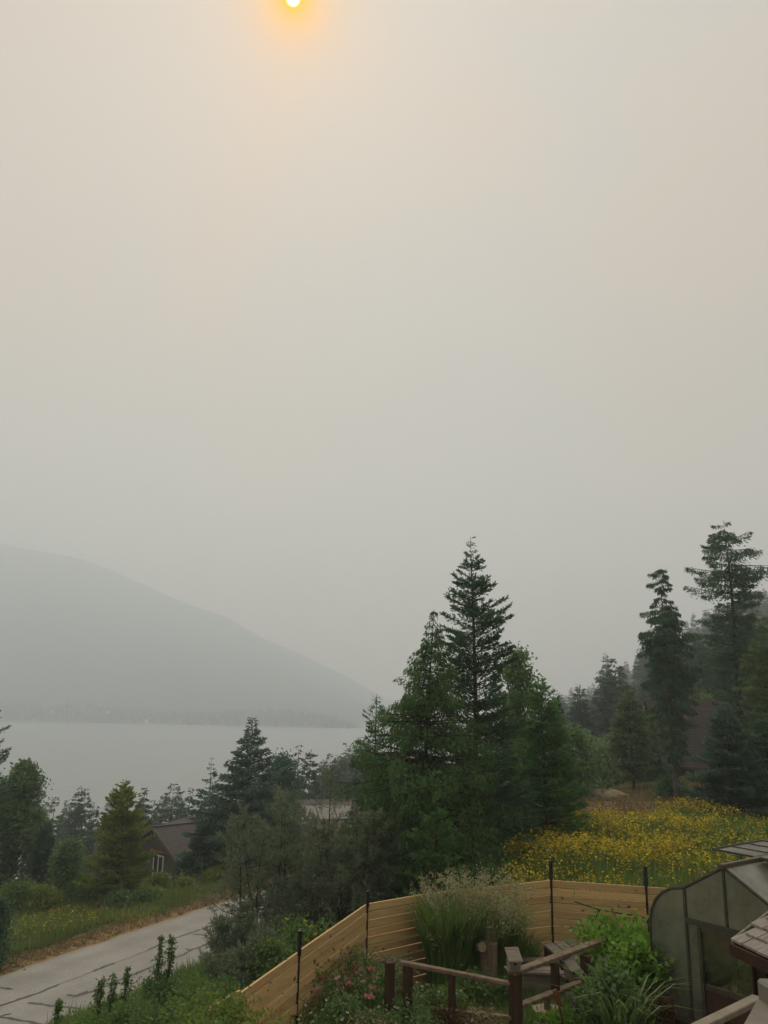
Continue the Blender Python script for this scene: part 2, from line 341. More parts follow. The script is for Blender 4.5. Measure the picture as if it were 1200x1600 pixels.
def terrain(x, y):
    """ground height in world metres"""
    x = np.asarray(x, float); y = np.asarray(y, float); sh = x.shape
    X, Y = x.ravel(), y.ravel(); z = np.empty_like(X)
    for i in range(0, len(X), 20000):
        w = warp(X[i:i + 20000], Y[i:i + 20000])
        k = np.linalg.norm(w[:, None] - _C[None], axis=-1)
        z[i:i + 20000] = k @ _W[:_n] + _W[_n] + w @ _W[_n + 1:]
    s, q = road_sq(X, Y); aq = np.abs(q)
    w = np.clip((aq - (RW + 0.5)) / 5.0, 0, 1); w = w * w * (3 - 2 * w)
    w = np.maximum(w, np.clip((np.abs(s - 8) - 60) / 20, 0, 1))
    z = (RZ - 0.06) * (1 - w) + z * w
    amp = np.clip(np.hypot(X, Y) / 200, 0.05, 1.2) * w
    z = z + amp * 0.35 * (np.sin(X * 0.63 + 1.3 * np.sin(Y * 0.41)) + np.sin(Y * 0.77 + X * 0.29))
    return (z + CZ).reshape(sh)
def T(x, y): return float(terrain(np.array([x]), np.array([y]))[0])
def ground(px, py, Y):
    p = sight(px, py, Y); p.z = T(p.x, p.y); return p

rng = np.random.default_rng(7)
def fractal(x, y, seed=0):
    r = np.random.default_rng(seed); o = np.zeros_like(x)
    for k in range(5):
        a = r.uniform(0, 6.28); f = 2.0 ** k; o += np.sin((x * math.cos(a) + y * math.sin(a)) * f + r.uniform(0, 6) + np.sin((y * math.cos(a) - x * math.sin(a)) * f * 0.8)) / (1.6 ** k)
    return o / 2.2

def build_ground():
    th = np.radians(np.concatenate([np.arange(-180, -48, 4), np.arange(-48, 48, 0.7), np.arange(48, 181, 4)]))
    r = np.concatenate([[0.02], np.geomspace(0.8, 900, 340)])
    R_, TH = np.meshgrid(r, th, indexing='ij'); X = R_ * np.sin(TH); Y = R_ * np.cos(TH); Z = terrain(X, Y)
    n, m = X.shape; V = np.stack([X, Y, Z], -1).reshape(-1, 3)
    i = np.arange(n - 1)[:, None] * m + np.arange(m - 1)[None]
    F = np.stack([i, i + 1, i + m + 1, i + m], -1).reshape(-1, 4)
    me = np_mesh('terrain', V, F[:, ::-1], (), True)
    # what covers the ground: green, dry grass, bare soil
    x, y = V[:, 0], V[:, 1]; s, q = road_sq(x, y)
    green = np.array([0.060, 0.070, 0.022]); dry = np.array([0.235, 0.165, 0.085]); soil = np.array([0.15, 0.115, 0.07]); wood = np.array([0.030, 0.034, 0.018])
    f = fractal(x * 0.35, y * 0.35, 3)
    c = green + (dry - green) * np.clip(0.15 + 0.35 * f, 0, 0.8)[:, None]
    aq = np.abs(q); wd = np.clip(1 - (aq - RW - 0.6 + 0.5 * f) / 1.6, 0, 1)[:, None]; c = c * (1 - wd) + dry * wd
    gard = ((y > 7) & (y < 17.2) & (x > -1.6) & (x < 7))[:, None]; c = np.where(gard, soil * (1 + 0.25 * f[:, None]), c)
    md = np.exp(-(((x - 12.5) / 4.5) ** 2 + ((y - 45) / 6.5) ** 2))[:, None]; c = c * (1 - md) + np.array([0.20, 0.145, 0.09]) * md
    fr = np.clip((np.hypot(x, y) - 65) / 30, 0, 1)[:, None]; c = c * (1 - fr) + wood * fr
    at = me.color_attributes.new('cover', 'FLOAT_COLOR', 'POINT')
    at.data.foreach_set('color', np.c_[np.clip(c, 0, 1), np.ones(len(c))].astype(np.float32).ravel())
    mt, t, o, N = nodes('ground_cover')
    a = N('ShaderNodeVertexColor', layer_name='cover'); nz = N('ShaderNodeTexNoise'); nz.inputs['Scale'].default_value = 3.0; nz.inputs['Detail'].default_value = 9; nz.inputs['Roughness'].default_value = 0.7
    tcn = N('ShaderNodeTexCoord'); t.links.new(tcn.outputs['Object'], nz.inputs['Vector'])
    hs = N('ShaderNodeHueSaturation'); mrn = N('ShaderNodeMapRange'); t.links.new(nz.outputs['Fac'], mrn.inputs[0]); mrn.inputs['From Min'].default_value = 0.3; mrn.inputs['From Max'].default_value = 0.7; mrn.inputs['To Min'].default_value = 0.45; mrn.inputs['To Max'].default_value = 1.5
    t.links.new(a.outputs[0], hs.inputs['Color']); t.links.new(mrn.outputs[0], hs.inputs['Value'])
    p = N('ShaderNodeBsdfDiffuse'); t.links.new(hs.outputs[0], p.inputs[0])
    b = N('ShaderNodeBump'); b.inputs['Strength'].default_value = 0.7; b.inputs['Distance'].default_value = 0.08; t.links.new(nz.outputs['Fac'], b.inputs['Height']); t.links.new(b.outputs[0], p.inputs['Normal'])
    t.links.new(p.outputs[0], o.inputs[0]); me.materials.append(mt)
    tag(link(bpy.data.objects.new('terrain', me)), 'sloping ground falling from the garden to the lake', 'ground', kind='structure')
build_ground()

def road_paint():
    m, t, o, N = nodes('asphalt')
    a = N('ShaderNodeVertexColor', layer_name='wear'); tcn = N('ShaderNodeTexCoord')
    n1 = N('ShaderNodeTexNoise'); n1.inputs['Scale'].default_value = 0.7; n1.inputs['Detail'].default_value = 6; n2 = N('ShaderNodeTexNoise'); n2.inputs['Scale'].default_value = 14; n2.inputs['Detail'].default_value = 8; n2.inputs['Roughness'].default_value = 0.8
    for n in (n1, n2): t.links.new(tcn.outputs['Object'], n.inputs['Vector'])
    c1 = ramp2(t, N, n1.outputs['Fac'], (0.27, 0.258, 0.235), (0.345, 0.33, 0.30), .3, .7); c2 = ramp2(t, N, n2.outputs['Fac'], (0.72, 0.72, 0.72), (1.18, 1.17, 1.15), .3, .7)
    m1 = N('ShaderNodeVectorMath', operation='MULTIPLY'); m2 = N('ShaderNodeVectorMath', operation='MULTIPLY'); t.links.new(c1, m1.inputs[0]); t.links.new(c2, m1.inputs[1]); t.links.new(m1.outputs[0], m2.inputs[0]); t.links.new(a.outputs[0], m2.inputs[1])
    p = N('ShaderNodeBsdfPrincipled'); p.inputs['Roughness'].default_value = 0.85; t.links.new(m2.outputs[0], p.inputs['Base Color'])
    b = N('ShaderNodeBump'); b.inputs['Strength'].default_value = 0.3; b.inputs['Distance'].default_value = 0.01; t.links.new(n2.outputs['Fac'], b.inputs['Height']); t.links.new(b.outputs[0], p.inputs['Normal']); t.links.new(p.outputs[0], o.inputs[0])
road_paint()
def build_road():
    s = np.linspace(-40, 66, 150); q = np.linspace(-RW, RW, 33)
    S, Q = np.meshgrid(s, q, indexing='ij')
    edge = np.where(np.abs(Q) > RW - 0.01, 0.22 * fractal(S * 1.3, S * 0 + Q, 5), 0); Q2 = Q + edge
    X = RC[0] + S * RD[0] + Q2 * RN[0]; Y = RC[1] + S * RD[1] + Q2 * RN[1]
    Z = np.full_like(X, RZ + CZ) + 0.05 * (1 - (Q / RW) ** 2)
    n, m = X.shape; V = np.stack([X, Y, Z], -1).reshape(-1, 3); i = np.arange(n - 1)[:, None] * m + np.arange(m - 1)[None]
    F = np.stack([i, i + 1, i + m + 1, i + m], -1).reshape(-1, 4)
    ro = tag(link(bpy.data.objects.new('road', np_mesh('road', V, F[:, ::-1], (MAT['asphalt'],), True))), 'pale grey paved road with tar-sealed cracks', 'road', kind='structure')
    wp = 1 - .13 * np.exp(-((np.abs(Q) - 1.55) / .38) ** 2) - .10 * np.exp(-((np.abs(np.abs(Q) - 1.55) - 1.3) / .2) ** 2) * 0 + .05 * fractal(S * .5, Q * 1.2, 12); ed = np.clip((np.abs(Q) - RW + .45) / .45, 0, 1)[..., None]
    wc = wp[..., None] * (np.ones(3) * (1 - ed) + np.array([.86, .74, .56]) * ed)
    ro.data.color_attributes.new('wear', 'FLOAT_COLOR', 'POINT').data.foreach_set('color', np.concatenate([wc, np.ones(wc.shape[:2] + (1,))], -1).astype(np.float32).ravel())
    def ontar(px, py):
        p0, p1 = sight(px, py, 20), sight(px, py, 40); k = (RZ + CZ + 0.04 - p0.z) / (p1.z - p0.z); p = p0.lerp(p1, k)
        return p
    lines = [[(-20, 1580), (0, 1572), (30, 1562), (60, 1552), (94, 1538)], [(143, 1519), (160, 1512), (180, 1505)], [(230, 1486), (262, 1471), (300, 1457), (312, 1453)],
             [(0, 1543), (20, 1546)], [(112, 1559), (145, 1549), (170, 1539), (200, 1526), (235, 1512), (262, 1500), (288, 1491), (300, 1484), (315, 1479), (332, 1470)],
             [(104, 1555), (120, 1556), (138, 1548)], [(180, 1533), (196, 1539), (214, 1541)], [(43, 1567), (62, 1569), (84, 1572), (105, 1573), (124, 1575)],
             [(-10, 1592), (0, 1588), (18, 1584)], [(0, 1589), (20, 1592), (50, 1597), (80, 1603)], [(300, 1460), (314, 1461), (326, 1462)], [(289, 1483), (297, 1484)], [(310, 1481), (316, 1488), (320, 1492)]]
    seams = [[(94, 1538), (118, 1529), (143, 1519)], [(180, 1505), (205, 1496), (230, 1486)], [(312, 1453), (330, 1446), (350, 1438)]]
    for L in lines + seams:
        P = [ontar(*p) for p in L]; Q_ = []
        for a, b in zip(P[:-1], P[1:]):
            for k in range(4): Q_.append(a.lerp(b, k / 4))
        Q_.append(P[-1]); mb = MB(); w = 0.07 if L in lines else 0.018
        rr = random.Random(len(L) + int(L[0][0]))
        for i_, p in enumerate(Q_):
            d = (Q_[min(i_ + 1, len(Q_) - 1)] - Q_[max(i_ - 1, 0)]).normalized(); nrm_ = Vector((-d.y, d.x, 0)); ww = w * rr.uniform(0.6, 1.3) * (0.4 if i_ in (0, len(Q_) - 1) else 1); jj = rr.uniform(-.03, .03)
            s_, q_ = road_sq(p.x, p.y); zz = RZ + CZ + 0.05 * (1 - (q_ / RW) ** 2) + 0.006
            for sg in (-1, 1): mb.v.append((p.x + nrm_.x * (ww * sg + jj), p.y + nrm_.y * (ww * sg + jj), zz))
        for i_ in range(len(Q_) - 1): mb.f.append((2 * i_, 2 * i_ + 1, 2 * i_ + 3, 2 * i_ + 2))
        mb.build('tar_seal', MAT['tar'], ro)
build_road()

# ------------------------------------------------------------------ lake, far shore, mountain
LAKE = -38 + CZ
def build_water():
    m, t, o, N = nodes('lake_water')
    p = N('ShaderNodeBsdfPrincipled'); p.inputs['Base Color'].default_value = (0.27, 0.285, 0.27, 1); p.inputs['Roughness'].default_value = 0.25; p.inputs['IOR'].default_value = 1.33
    tcn = N('ShaderNodeTexCoord'); mp = N('ShaderNodeMapping'); mp.inputs['Scale'].default_value = (0.02, 0.05, 1); t.links.new(tcn.outputs['Object'], mp.inputs[0])
    nz = N('ShaderNodeTexNoise'); nz.inputs['Scale'].default_value = 3; nz.inputs['Detail'].default_value = 8; t.links.new(mp.outputs[0], nz.inputs['Vector'])
    b = N('ShaderNodeBump'); b.inputs['Strength'].default_value = 0.5; b.inputs['Distance'].default_value = 1.5; t.links.new(nz.outputs['Fac'], b.inputs['Height']); t.links.new(b.outputs[0], p.inputs['Normal'])
    t.links.new(p.outputs[0], o.inputs[0])
    mb = MB(); mb.add([(-3100, 130, LAKE), (1800, 130, LAKE), (1800, 3040, LAKE), (-3100, 3040, LAKE)], [(0, 1, 2, 3)])
    tag(mb.build('lake', m), 'calm grey lake under smoke', 'lake', kind='structure')
build_water()

surf('forest_slope', (0.015, 0.026, 0.016), (0.075, 0.085, 0.050), 0.03, 1.0, bump=0, detail=8)
RIDGE = [(-900, 842), (-500, 838), (-250, 838), (0, 850), (60, 862), (120, 872), (180, 893), (250, 925), (300, 945), (350, 963), (400, 992), (450, 1022), (500, 1052), (560, 1084), (620, 1112), (760, 1135)]
def build_mountain(name, ridge, yr, y0, y1, label, seed, nx=220, ny=70, rough=15.0):
    P = [sight(px, py, yr) for px, py in ridge]; rx = np.array([p.x for p in P]); rz = np.array([p.z for p in P])
    x = np.linspace(rx[0], rx[-1], nx); y = np.linspace(y0, y1, ny); X, Y = np.meshgrid(x, y, indexing='ij')
    # ridge heights hold along sight lines from the balcony side
    zr = np.interp(X * yr / np.maximum(Y, 1) * 0.35 + X * 0.65, rx, rz)
    u = (Y - y0) / (yr - y0); up = np.clip(u, 0, 1); prof = up ** 0.85
    dn = np.clip((Y - yr) / (y1 - yr), 0, 1); prof = prof * (1 - dn ** 1.5)
    base = LAKE - 3
    Z = base + (zr - base) * prof + rough * fractal(X / 210, Y / 210, seed) * np.clip(u * 3, 0, 1) * np.clip((1 - u) * 4 + 0.25, 0.25, 1) * np.clip((zr - LAKE) / 125, 0.1, 1)
    Z += 4 * rng.random(Z.shape) * np.clip(u * 4, 0, 1)
    n, m = X.shape; V = np.stack([X, Y, Z], -1).reshape(-1, 3); i = np.arange(n - 1)[:, None] * m + np.arange(m - 1)[None]
    F = np.stack([i, i + m, i + m + 1, i + 1], -1).reshape(-1, 4)
    tag(link(bpy.data.objects.new(name, np_mesh(name, V, F, (MAT['forest_slope'],), False))), label, 'mountain', kind='structure')
build_mountain('mountain', RIDGE, 2550, 1420, 3020, 'smoke-veiled forested mountain across the lake', 11)
build_mountain('far_ridge', [(-300, 1000), (200, 985), (380, 985), (440, 1008), (500, 1036), (540, 1056), (580, 1080), (640, 1108), (720, 1130)], 2820, 2300, 3030, 'faintest ridge behind the mountain toe', 23, 120, 40)
BENCH = [(-900, 1075), (-300, 1080), (0, 1098), (60, 1104), (110, 1097), (170, 1107), (260, 1110), (330, 1112), (420, 1108), (480, 1113), (530, 1122), (560, 1136), (590, 1146)]
def build_bench():
    yr = 1325; P = [sight(px, py, yr) for px, py in BENCH]; rx = np.array([p.x for p in P]); rz = np.array([p.z for p in P])
    x = np.linspace(rx[0], rx[-1], 200); y = np.linspace(1190, 1560, 30); X, Y = np.meshgrid(x, y, indexing='ij')
    shore = 1220 + 20 * fractal(X / 150, X * 0, 9)
    u = np.clip((Y - shore) / (yr - shore), 0, 1); Z = LAKE - 2 + (np.interp(X, rx, rz) - 8 - LAKE + 2) * u ** 0.8
    Z *= 1; n, m = X.shape; V = np.stack([X, Y, Z], -1).reshape(-1, 3); i = np.arange(n - 1)[:, None] * m + np.arange(m - 1)[None]
    F = np.stack([i, i + m, i + m + 1, i + 1], -1).reshape(-1, 4)
    tag(link(bpy.data.objects.new('far_shore', np_mesh('far_shore', V, F, (MAT['forest_slope'],)))), 'low wooded bench along the far lake shore', 'shore', kind='structure')
    # far wood: thousands of crowns that read as one mass
    N_ = 2300; a = rng.uniform(rx[0] * 0.75, rx[-1], N_); b = rng.uniform(1228, 1410, N_)
    sh = 1220 + 20 * fractal(a / 150, a * 0, 9); uu = np.clip((b - sh) / (yr - sh), 0, 1); zz = LAKE - 2 + (np.interp(a, rx, rz) - 8 - LAKE + 2) * uu ** 0.8
    h = rng.uniform(4.5, 12, N_); r = h * rng.uniform(0.20, 0.38, N_)
    V = []; k = 6; ang_ = np.linspace(0, 2 * np.pi, k, endpoint=False)
    ring = np.stack([a[:, None] + r[:, None] * np.cos(ang_) * rng.uniform(.7, 1.2, (N_, k)), b[:, None] + r[:, None] * np.sin(ang_), (zz + h * 0.2)[:, None] + 0 * ang_], -1)
    ring2 = np.stack([a[:, None] + 0.55 * r[:, None] * np.cos(ang_), b[:, None] + 0.55 * r[:, None] * np.sin(ang_), (zz + h * rng.uniform(.55, .75, N_))[:, None] + 0 * ang_], -1)
    tip = np.stack([a, b, zz + h], -1)[:, None]; bot = np.stack([a, b, zz - 1], -1)[:, None]
    V = np.concatenate([ring, ring2, tip, bot], 1); st = V.shape[1]; fs = []
    for j in range(k):
        j2 = (j + 1) % k; fs += [(j, j2, k + j2), (j, k + j2, k + j), (k + j, k + j2, 2 * k), (j2, j, 2 * k + 1)]
    F = (np.arange(N_)[:, None, None] * st + np.array(fs)[None]).reshape(-1, 3)
    tag(link(bpy.data.objects.new('far_wood', np_mesh('far_wood', V.reshape(-1, 3), F, (MAT['far_conifer'],)))), 'far-off wood along the opposite shore, one hazy mass', 'wood', kind='stuff')
    for px, py, w, lab in ((229, 1123, 13, 'tiny white house with steep gable on the far shore'), (82, 1108, 9, 'small pale house high in the far shore wood, left'), (170, 1109, 8, 'pale speck of a house high in the far wood, centre'),
                           (444, 1137, 14, 'low white boathouse at the far waterline'), (55, 1121, 10, 'pale house at far waterline near left edge')):
        p = sight(px, py + 2, 1224); e = empty('far_house', (p.x, 1223, p.z - 1)); e.scale = (w / 34,) * 3
        MB().box(-5, 5, -3, 3, -10, 5).build('wall', MAT['white_paint'], e)
        MB().add([(-5.6, -3.6, 4.8), (5.6, -3.6, 4.8), (5.6, 3.6, 4.8), (-5.6, 3.6, 4.8), (-5.6, 0, 9), (5.6, 0, 9)], [(0, 1, 5, 4), (2, 3, 4, 5), (1, 2, 5), (3, 0, 4), (3, 2, 1, 0)]).build('roof', MAT['solar'], e)
        tag(e, lab, 'house', 'houses on the far shore')
build_bench()

# ------------------------------------------------------------------ plants: builders
def unit(a): return a / np.maximum(np.linalg.norm(a, axis=-1, keepdims=True), 1e-9)
def leaf_quads(B, D, L, W, r, up=None, flat=0.6):
    """one lozenge leaf for each base point: direction D, length L, width W"""
    n = len(B); D = unit(D); ref = r.normal(size=(n, 3)) * (1 - flat) + np.array([0, 0, 1.0]) * flat
    S = unit(np.cross(D, ref)); L = np.broadcast_to(L, n)[:, None]; W = np.broadcast_to(W, n)[:, None]
    V = np.stack([B, B + D * L * 0.45 + S * W * 0.5, B + D * L, B + D * L * 0.45 - S * W * 0.5], 1).reshape(-1, 3)
    return V
def quads(n): return np.arange(n * 4).reshape(-1, 4)
class Leaves:
    def __init__(s): s.V = []
    def add(s, *a, **k): s.V.append(leaf_quads(*a, **k))
    def mesh(s, name, mat):
        V = np.concatenate(s.V); return np_mesh(name, V, quads(len(V) // 4), (mat,))
def wood_tubes(segs, name, mat, n=4):
    """segs: list of (points, radii)"""
    mb = MB()
    for i, (pts, rad) in enumerate(segs): mb.tube(pts, rad, 7 if i == 0 else 3, cap=False)
    return mb.mesh(name, mat, True)

def conifer_meshes(H, prof, r, nbr=180, nleaf=12000, L=0.20, W=0.06, rise=0.15, curve=0.1, hang=0.0, fluff=0.16, twig=0.45, base=0.04, drop=0.0, mat='fir', bark='bark', whorl=6, jit=0.2, tier=2.4, lean=0.0, tr=0.014, gaps=0.0, flat=0.6, shell=0.0):
    pt = np.array([p[0] for p in prof]); pr = np.array([p[1] for p in prof])
    nw = max(4, nbr // whorl); segs = []
    tz = np.linspace(0, 1, 9); trk = [Vector((lean * H * t * t + 0.006 * H * math.sin(5 * t + H), 0.006 * H * math.sin(4 * t + 2 * H), H * t)) for t in tz]
    segs.append((trk, [max(0.006, tr * H * (1 - t) ** 0.9) for t in tz]))
    br = []
    for w in range(nw):
        t0 = base + (0.985 - base) * (w + 0.5) / nw
        ph = r.uniform(0, 6.28)
        for k in range(whorl):
            t = min(0.992, t0 + r.normal() * 0.25 * tier / nw * (1 + 2 * jit)); a = ph + 2 * math.pi * k / whorl + r.normal() * 0.35
            if r.random() < drop: continue
            g = 1.0 - gaps * (0.5 + 0.5 * math.sin(3 * a + 9 * t + H)) * r.random()
            l = np.interp(t, pt, pr) * H * r.uniform(1 - 1.6 * jit, 1 + jit) * g
            if l < 0.02 * H * 0.3: l = 0.006 * H
            br.append((t, a, l))
    tot = sum(b[2] ** 1.3 for b in br); lv = Leaves()
    for t, a, l in br:
        n = max(4, int(nleaf * l ** 1.3 / tot)); ax = np.array([math.cos(a), math.sin(a), 0.0]); pp = np.array([-math.sin(a), math.cos(a), 0.0])
        e0 = rise * (0.4 + 1.6 * t) + r.normal() * (0.03 + 0.28 * jit); e1 = curve + r.normal() * 0.05
        o = np.array([lean * H * t * t + 0.006 * H * math.sin(5 * t + H), 0.006 * H * math.sin(4 * t + 2 * H), H * t])
        pos = lambda s: o + ax * (s * l)[:, None] + np.array([0, 0, 1.0]) * ((e0 * s + e1 * s * s) * l)[:, None]
        sg = np.linspace(0, 1, 4); segs.append(([Vector(p) for p in pos(sg)], [max(0.004, 0.02 * l * (1 - 0.85 * q)) for q in sg]))
        s = r.random(n) ** (0.7 - 0.3 * shell) * 0.97 + 0.03; side = np.where(r.random(n) < 0.5, -1.0, 1.0); q = r.random(n)
        tl = twig * l * (1.03 - s) + 0.35 * L
        an = math.radians(48) + r.normal(size=n) * 0.2
        d = ax * np.cos(an)[:, None] + pp * (side * np.sin(an))[:, None] + np.array([0, 0, 1.0]) * (e0 + 2 * e1 * s)[:, None]
        P = pos(s) + d * (q * tl)[:, None]
        P[:, 2] += r.normal(size=n) * 0.04 * l * (1 - s) - hang * (q * tl) * r.random(n) * 1.2 - hang * fluff * l * r.random(n) ** 2
        D = d + r.normal(size=(n, 3)) * 0.35 + np.array([0, 0, -hang * 1.6])
        lv.add(P, D, L * r.uniform(0.6, 1.25, n), W * r.uniform(0.6, 1.3, n), r, flat=flat)
    return lv.mesh('crown', MAT[mat]), wood_tubes(segs, 'trunk', MAT[bark], 5)

def broad_meshes(H, prof, r, nclump=90, nleaf=9000, L=0.13, W=0.09, rc=0.5, base=0.15, mat='birch_leaf', bark='bark_grey', droop=0.1, up=0.55, stems=1, tr=0.014, spread=0.25):
    pt = np.array([p[0] for p in prof]); pr = np.array([p[1] for p in prof]); segs = []; lv = Leaves()
    for s in range(stems):
        off = Vector((0, 0, 0)) if stems == 1 else Vector((math.cos(s * 2.4 + H), math.sin(s * 2.4 + H), 0)) * spread * H
        top = r.uniform(0.82, 1.0) if s else 0.97
        segs.append(([off * (0.15 + 0.85 * q) * q + Vector((0, 0, H * top * q)) + Vector((math.sin(q * 5 + s), math.cos(q * 4 + s), 0)) * 0.012 * H for q in np.linspace(0, 1, 8)], [max(.006, tr * H * (1 - q) ** 0.8) for q in np.linspace(0, 1, 8)]))
    per = nleaf // nclump
    for i in range(nclump):
        t = base + (1 - base) * r.random() ** 0.85; t = min(t, 0.99); R_ = np.interp(t, pt, pr) * H; a = r.uniform(0, 6.28); rad = R_ * math.sqrt(r.random()) * 0.92
        if stems > 1:
            s = i % stems; off = Vector((math.cos(s * 2.4 + H), math.sin(s * 2.4 + H), 0)) * spread * H * t * t if s else Vector((0, 0, 0))
        else: off = Vector((0, 0, 0))
        c = np.array([rad * math.cos(a), rad * math.sin(a), H * t]); t0 = max(0.03, t * up); st = off * (0.15 + 0.85 * t0) * t0 + Vector((0, 0, H * t0))
        mid = st.lerp(Vector(c), 0.55) + Vector((0, 0, 0.06 * H * r.random()))
        segs.append(([st, mid, Vector(c)], [0.007 * H * (1 - t * 0.7), 0.004 * H * (1 - t * .6), 0.0015 * H]))
        k = rc * r.uniform(0.55, 1.25) * (0.55 + 0.7 * R_ / max(pr.max() * H, 1e-6)); n = int(per * r.uniform(.6, 1.4))
        P = c + r.normal(size=(n, 3)) * np.array([k, k, k * 0.8]) * 0.62; P[:, 2] = np.maximum(P[:, 2], 0.05)
        D = r.normal(size=(n, 3)) + np.array([0, 0, -droop * 3])
        lv.add(P, D, L * r.uniform(.6, 1.3, n), W * r.uniform(.6, 1.3, n), r, flat=0.35)
    return lv.mesh('crown', MAT[mat]), wood_tubes(segs, 'trunk', MAT[bark], 5)

def pine_meshes(H, R_, r, stems=4, nbr=40, tufts=26, needles=15, NL=0.13, NW=0.016, mat='pine', lean=0.15, low=0.1):
    """young pine: several leaders, limbs that turn up at the ends, bottle-brush tufts of long needles"""
    segs = []; lv = Leaves()
    for s in range(stems):
        a = s * 2.399 + r.uniform(-.3, .3); off = Vector((math.cos(a), math.sin(a), 0)) * R_ * (0.42 if stems > 1 else 0.04) * r.uniform(.5, 1.2)
        hs = H * (1.0 if s == 0 else r.uniform(0.55, 0.92)); pth = lambda q, off=off, hs=hs, s=s: Vector((off.x * q ** 0.8 + 0.03 * H * math.sin(4 * q + s), off.y * q ** 0.8 + 0.03 * H * math.cos(3 * q + s), hs * q))
        segs.append(([pth(q) for q in np.linspace(0, 1, 8)], [max(.006, 0.011 * H * (1 - q)) for q in np.linspace(0, 1, 8)]))
        lst = []
        for b in range(nbr):
            q = low + (1 - low) * (b + r.random()) / nbr; az = b * 2.399 + s; o = pth(q); l = R_ * (0.16 + 0.62 * (1 - q) ** 0.8) * r.uniform(.55, 1.15)
            d = Vector((math.cos(az), math.sin(az), 0)); f = lambda w, o=o, d=d, l=l: o + d * (l * w) + Vector((0, 0, l * (0.12 * w + 0.5 * w * w)))
            pts = [f(w) for w in (0, .4, .75, 1)]; segs.append((pts, [0.012 * l + .003, 0.008 * l + .003, .005, .003])); lst.append((f, l))
        lst.append((lambda w, hs=hs, pth=pth: pth(0.8 + 0.2 * w), hs * 0.2))
        for f, l in lst:
            nt_ = max(3, int(tufts * (0.4 + l / R_)))
            for k in range(nt_):
                w = 1 - 0.8 * r.random() ** 1.3; c = np.array(f(w)); ax = np.array(f(min(1, w + .1))) - np.array(f(w - .1)); ax = ax / (np.linalg.norm(ax) + 1e-9)
                tw = unit((ax + r.normal(size=3) * 0.7 + np.array([0, 0, .35]))[None])[0]; c2 = c + tw * 0.14 * l * r.random()
                n = needles; B = c2 + tw * (r.random(n) * NL * 1.1)[:, None]; D = tw * 0.75 + r.normal(size=(n, 3)) * 0.55
                lv.add(B, D, NL * r.uniform(.6, 1.2, n), NW * r.uniform(.7, 1.4, n), r, flat=.2)
    return lv.mesh('crown', MAT[mat]), wood_tubes(segs, 'trunk', MAT['bark'], 4)

def place_tree(name, meshes, loc, label, cat='tree', group=None, rz=0.0, scale=1.0):
    e = empty(name, loc, rz); e.scale = (scale,) * 3 if not hasattr(scale, '__len__') else scale
    link(bpy.data.objects.new('trunk', meshes[1]), e); link(bpy.data.objects.new('crown', meshes[0]), e)
    return tag(e, label, cat, group)
def stand(px, py, Y):
    """position under a surveyed tree top and the tree's height"""
    p = sight(px, py, Y); z = T(p.x, p.y); return Vector((p.x, p.y, z - 0.05)), p.z - z + 0.05
def R(seed): return np.random.default_rng(seed)

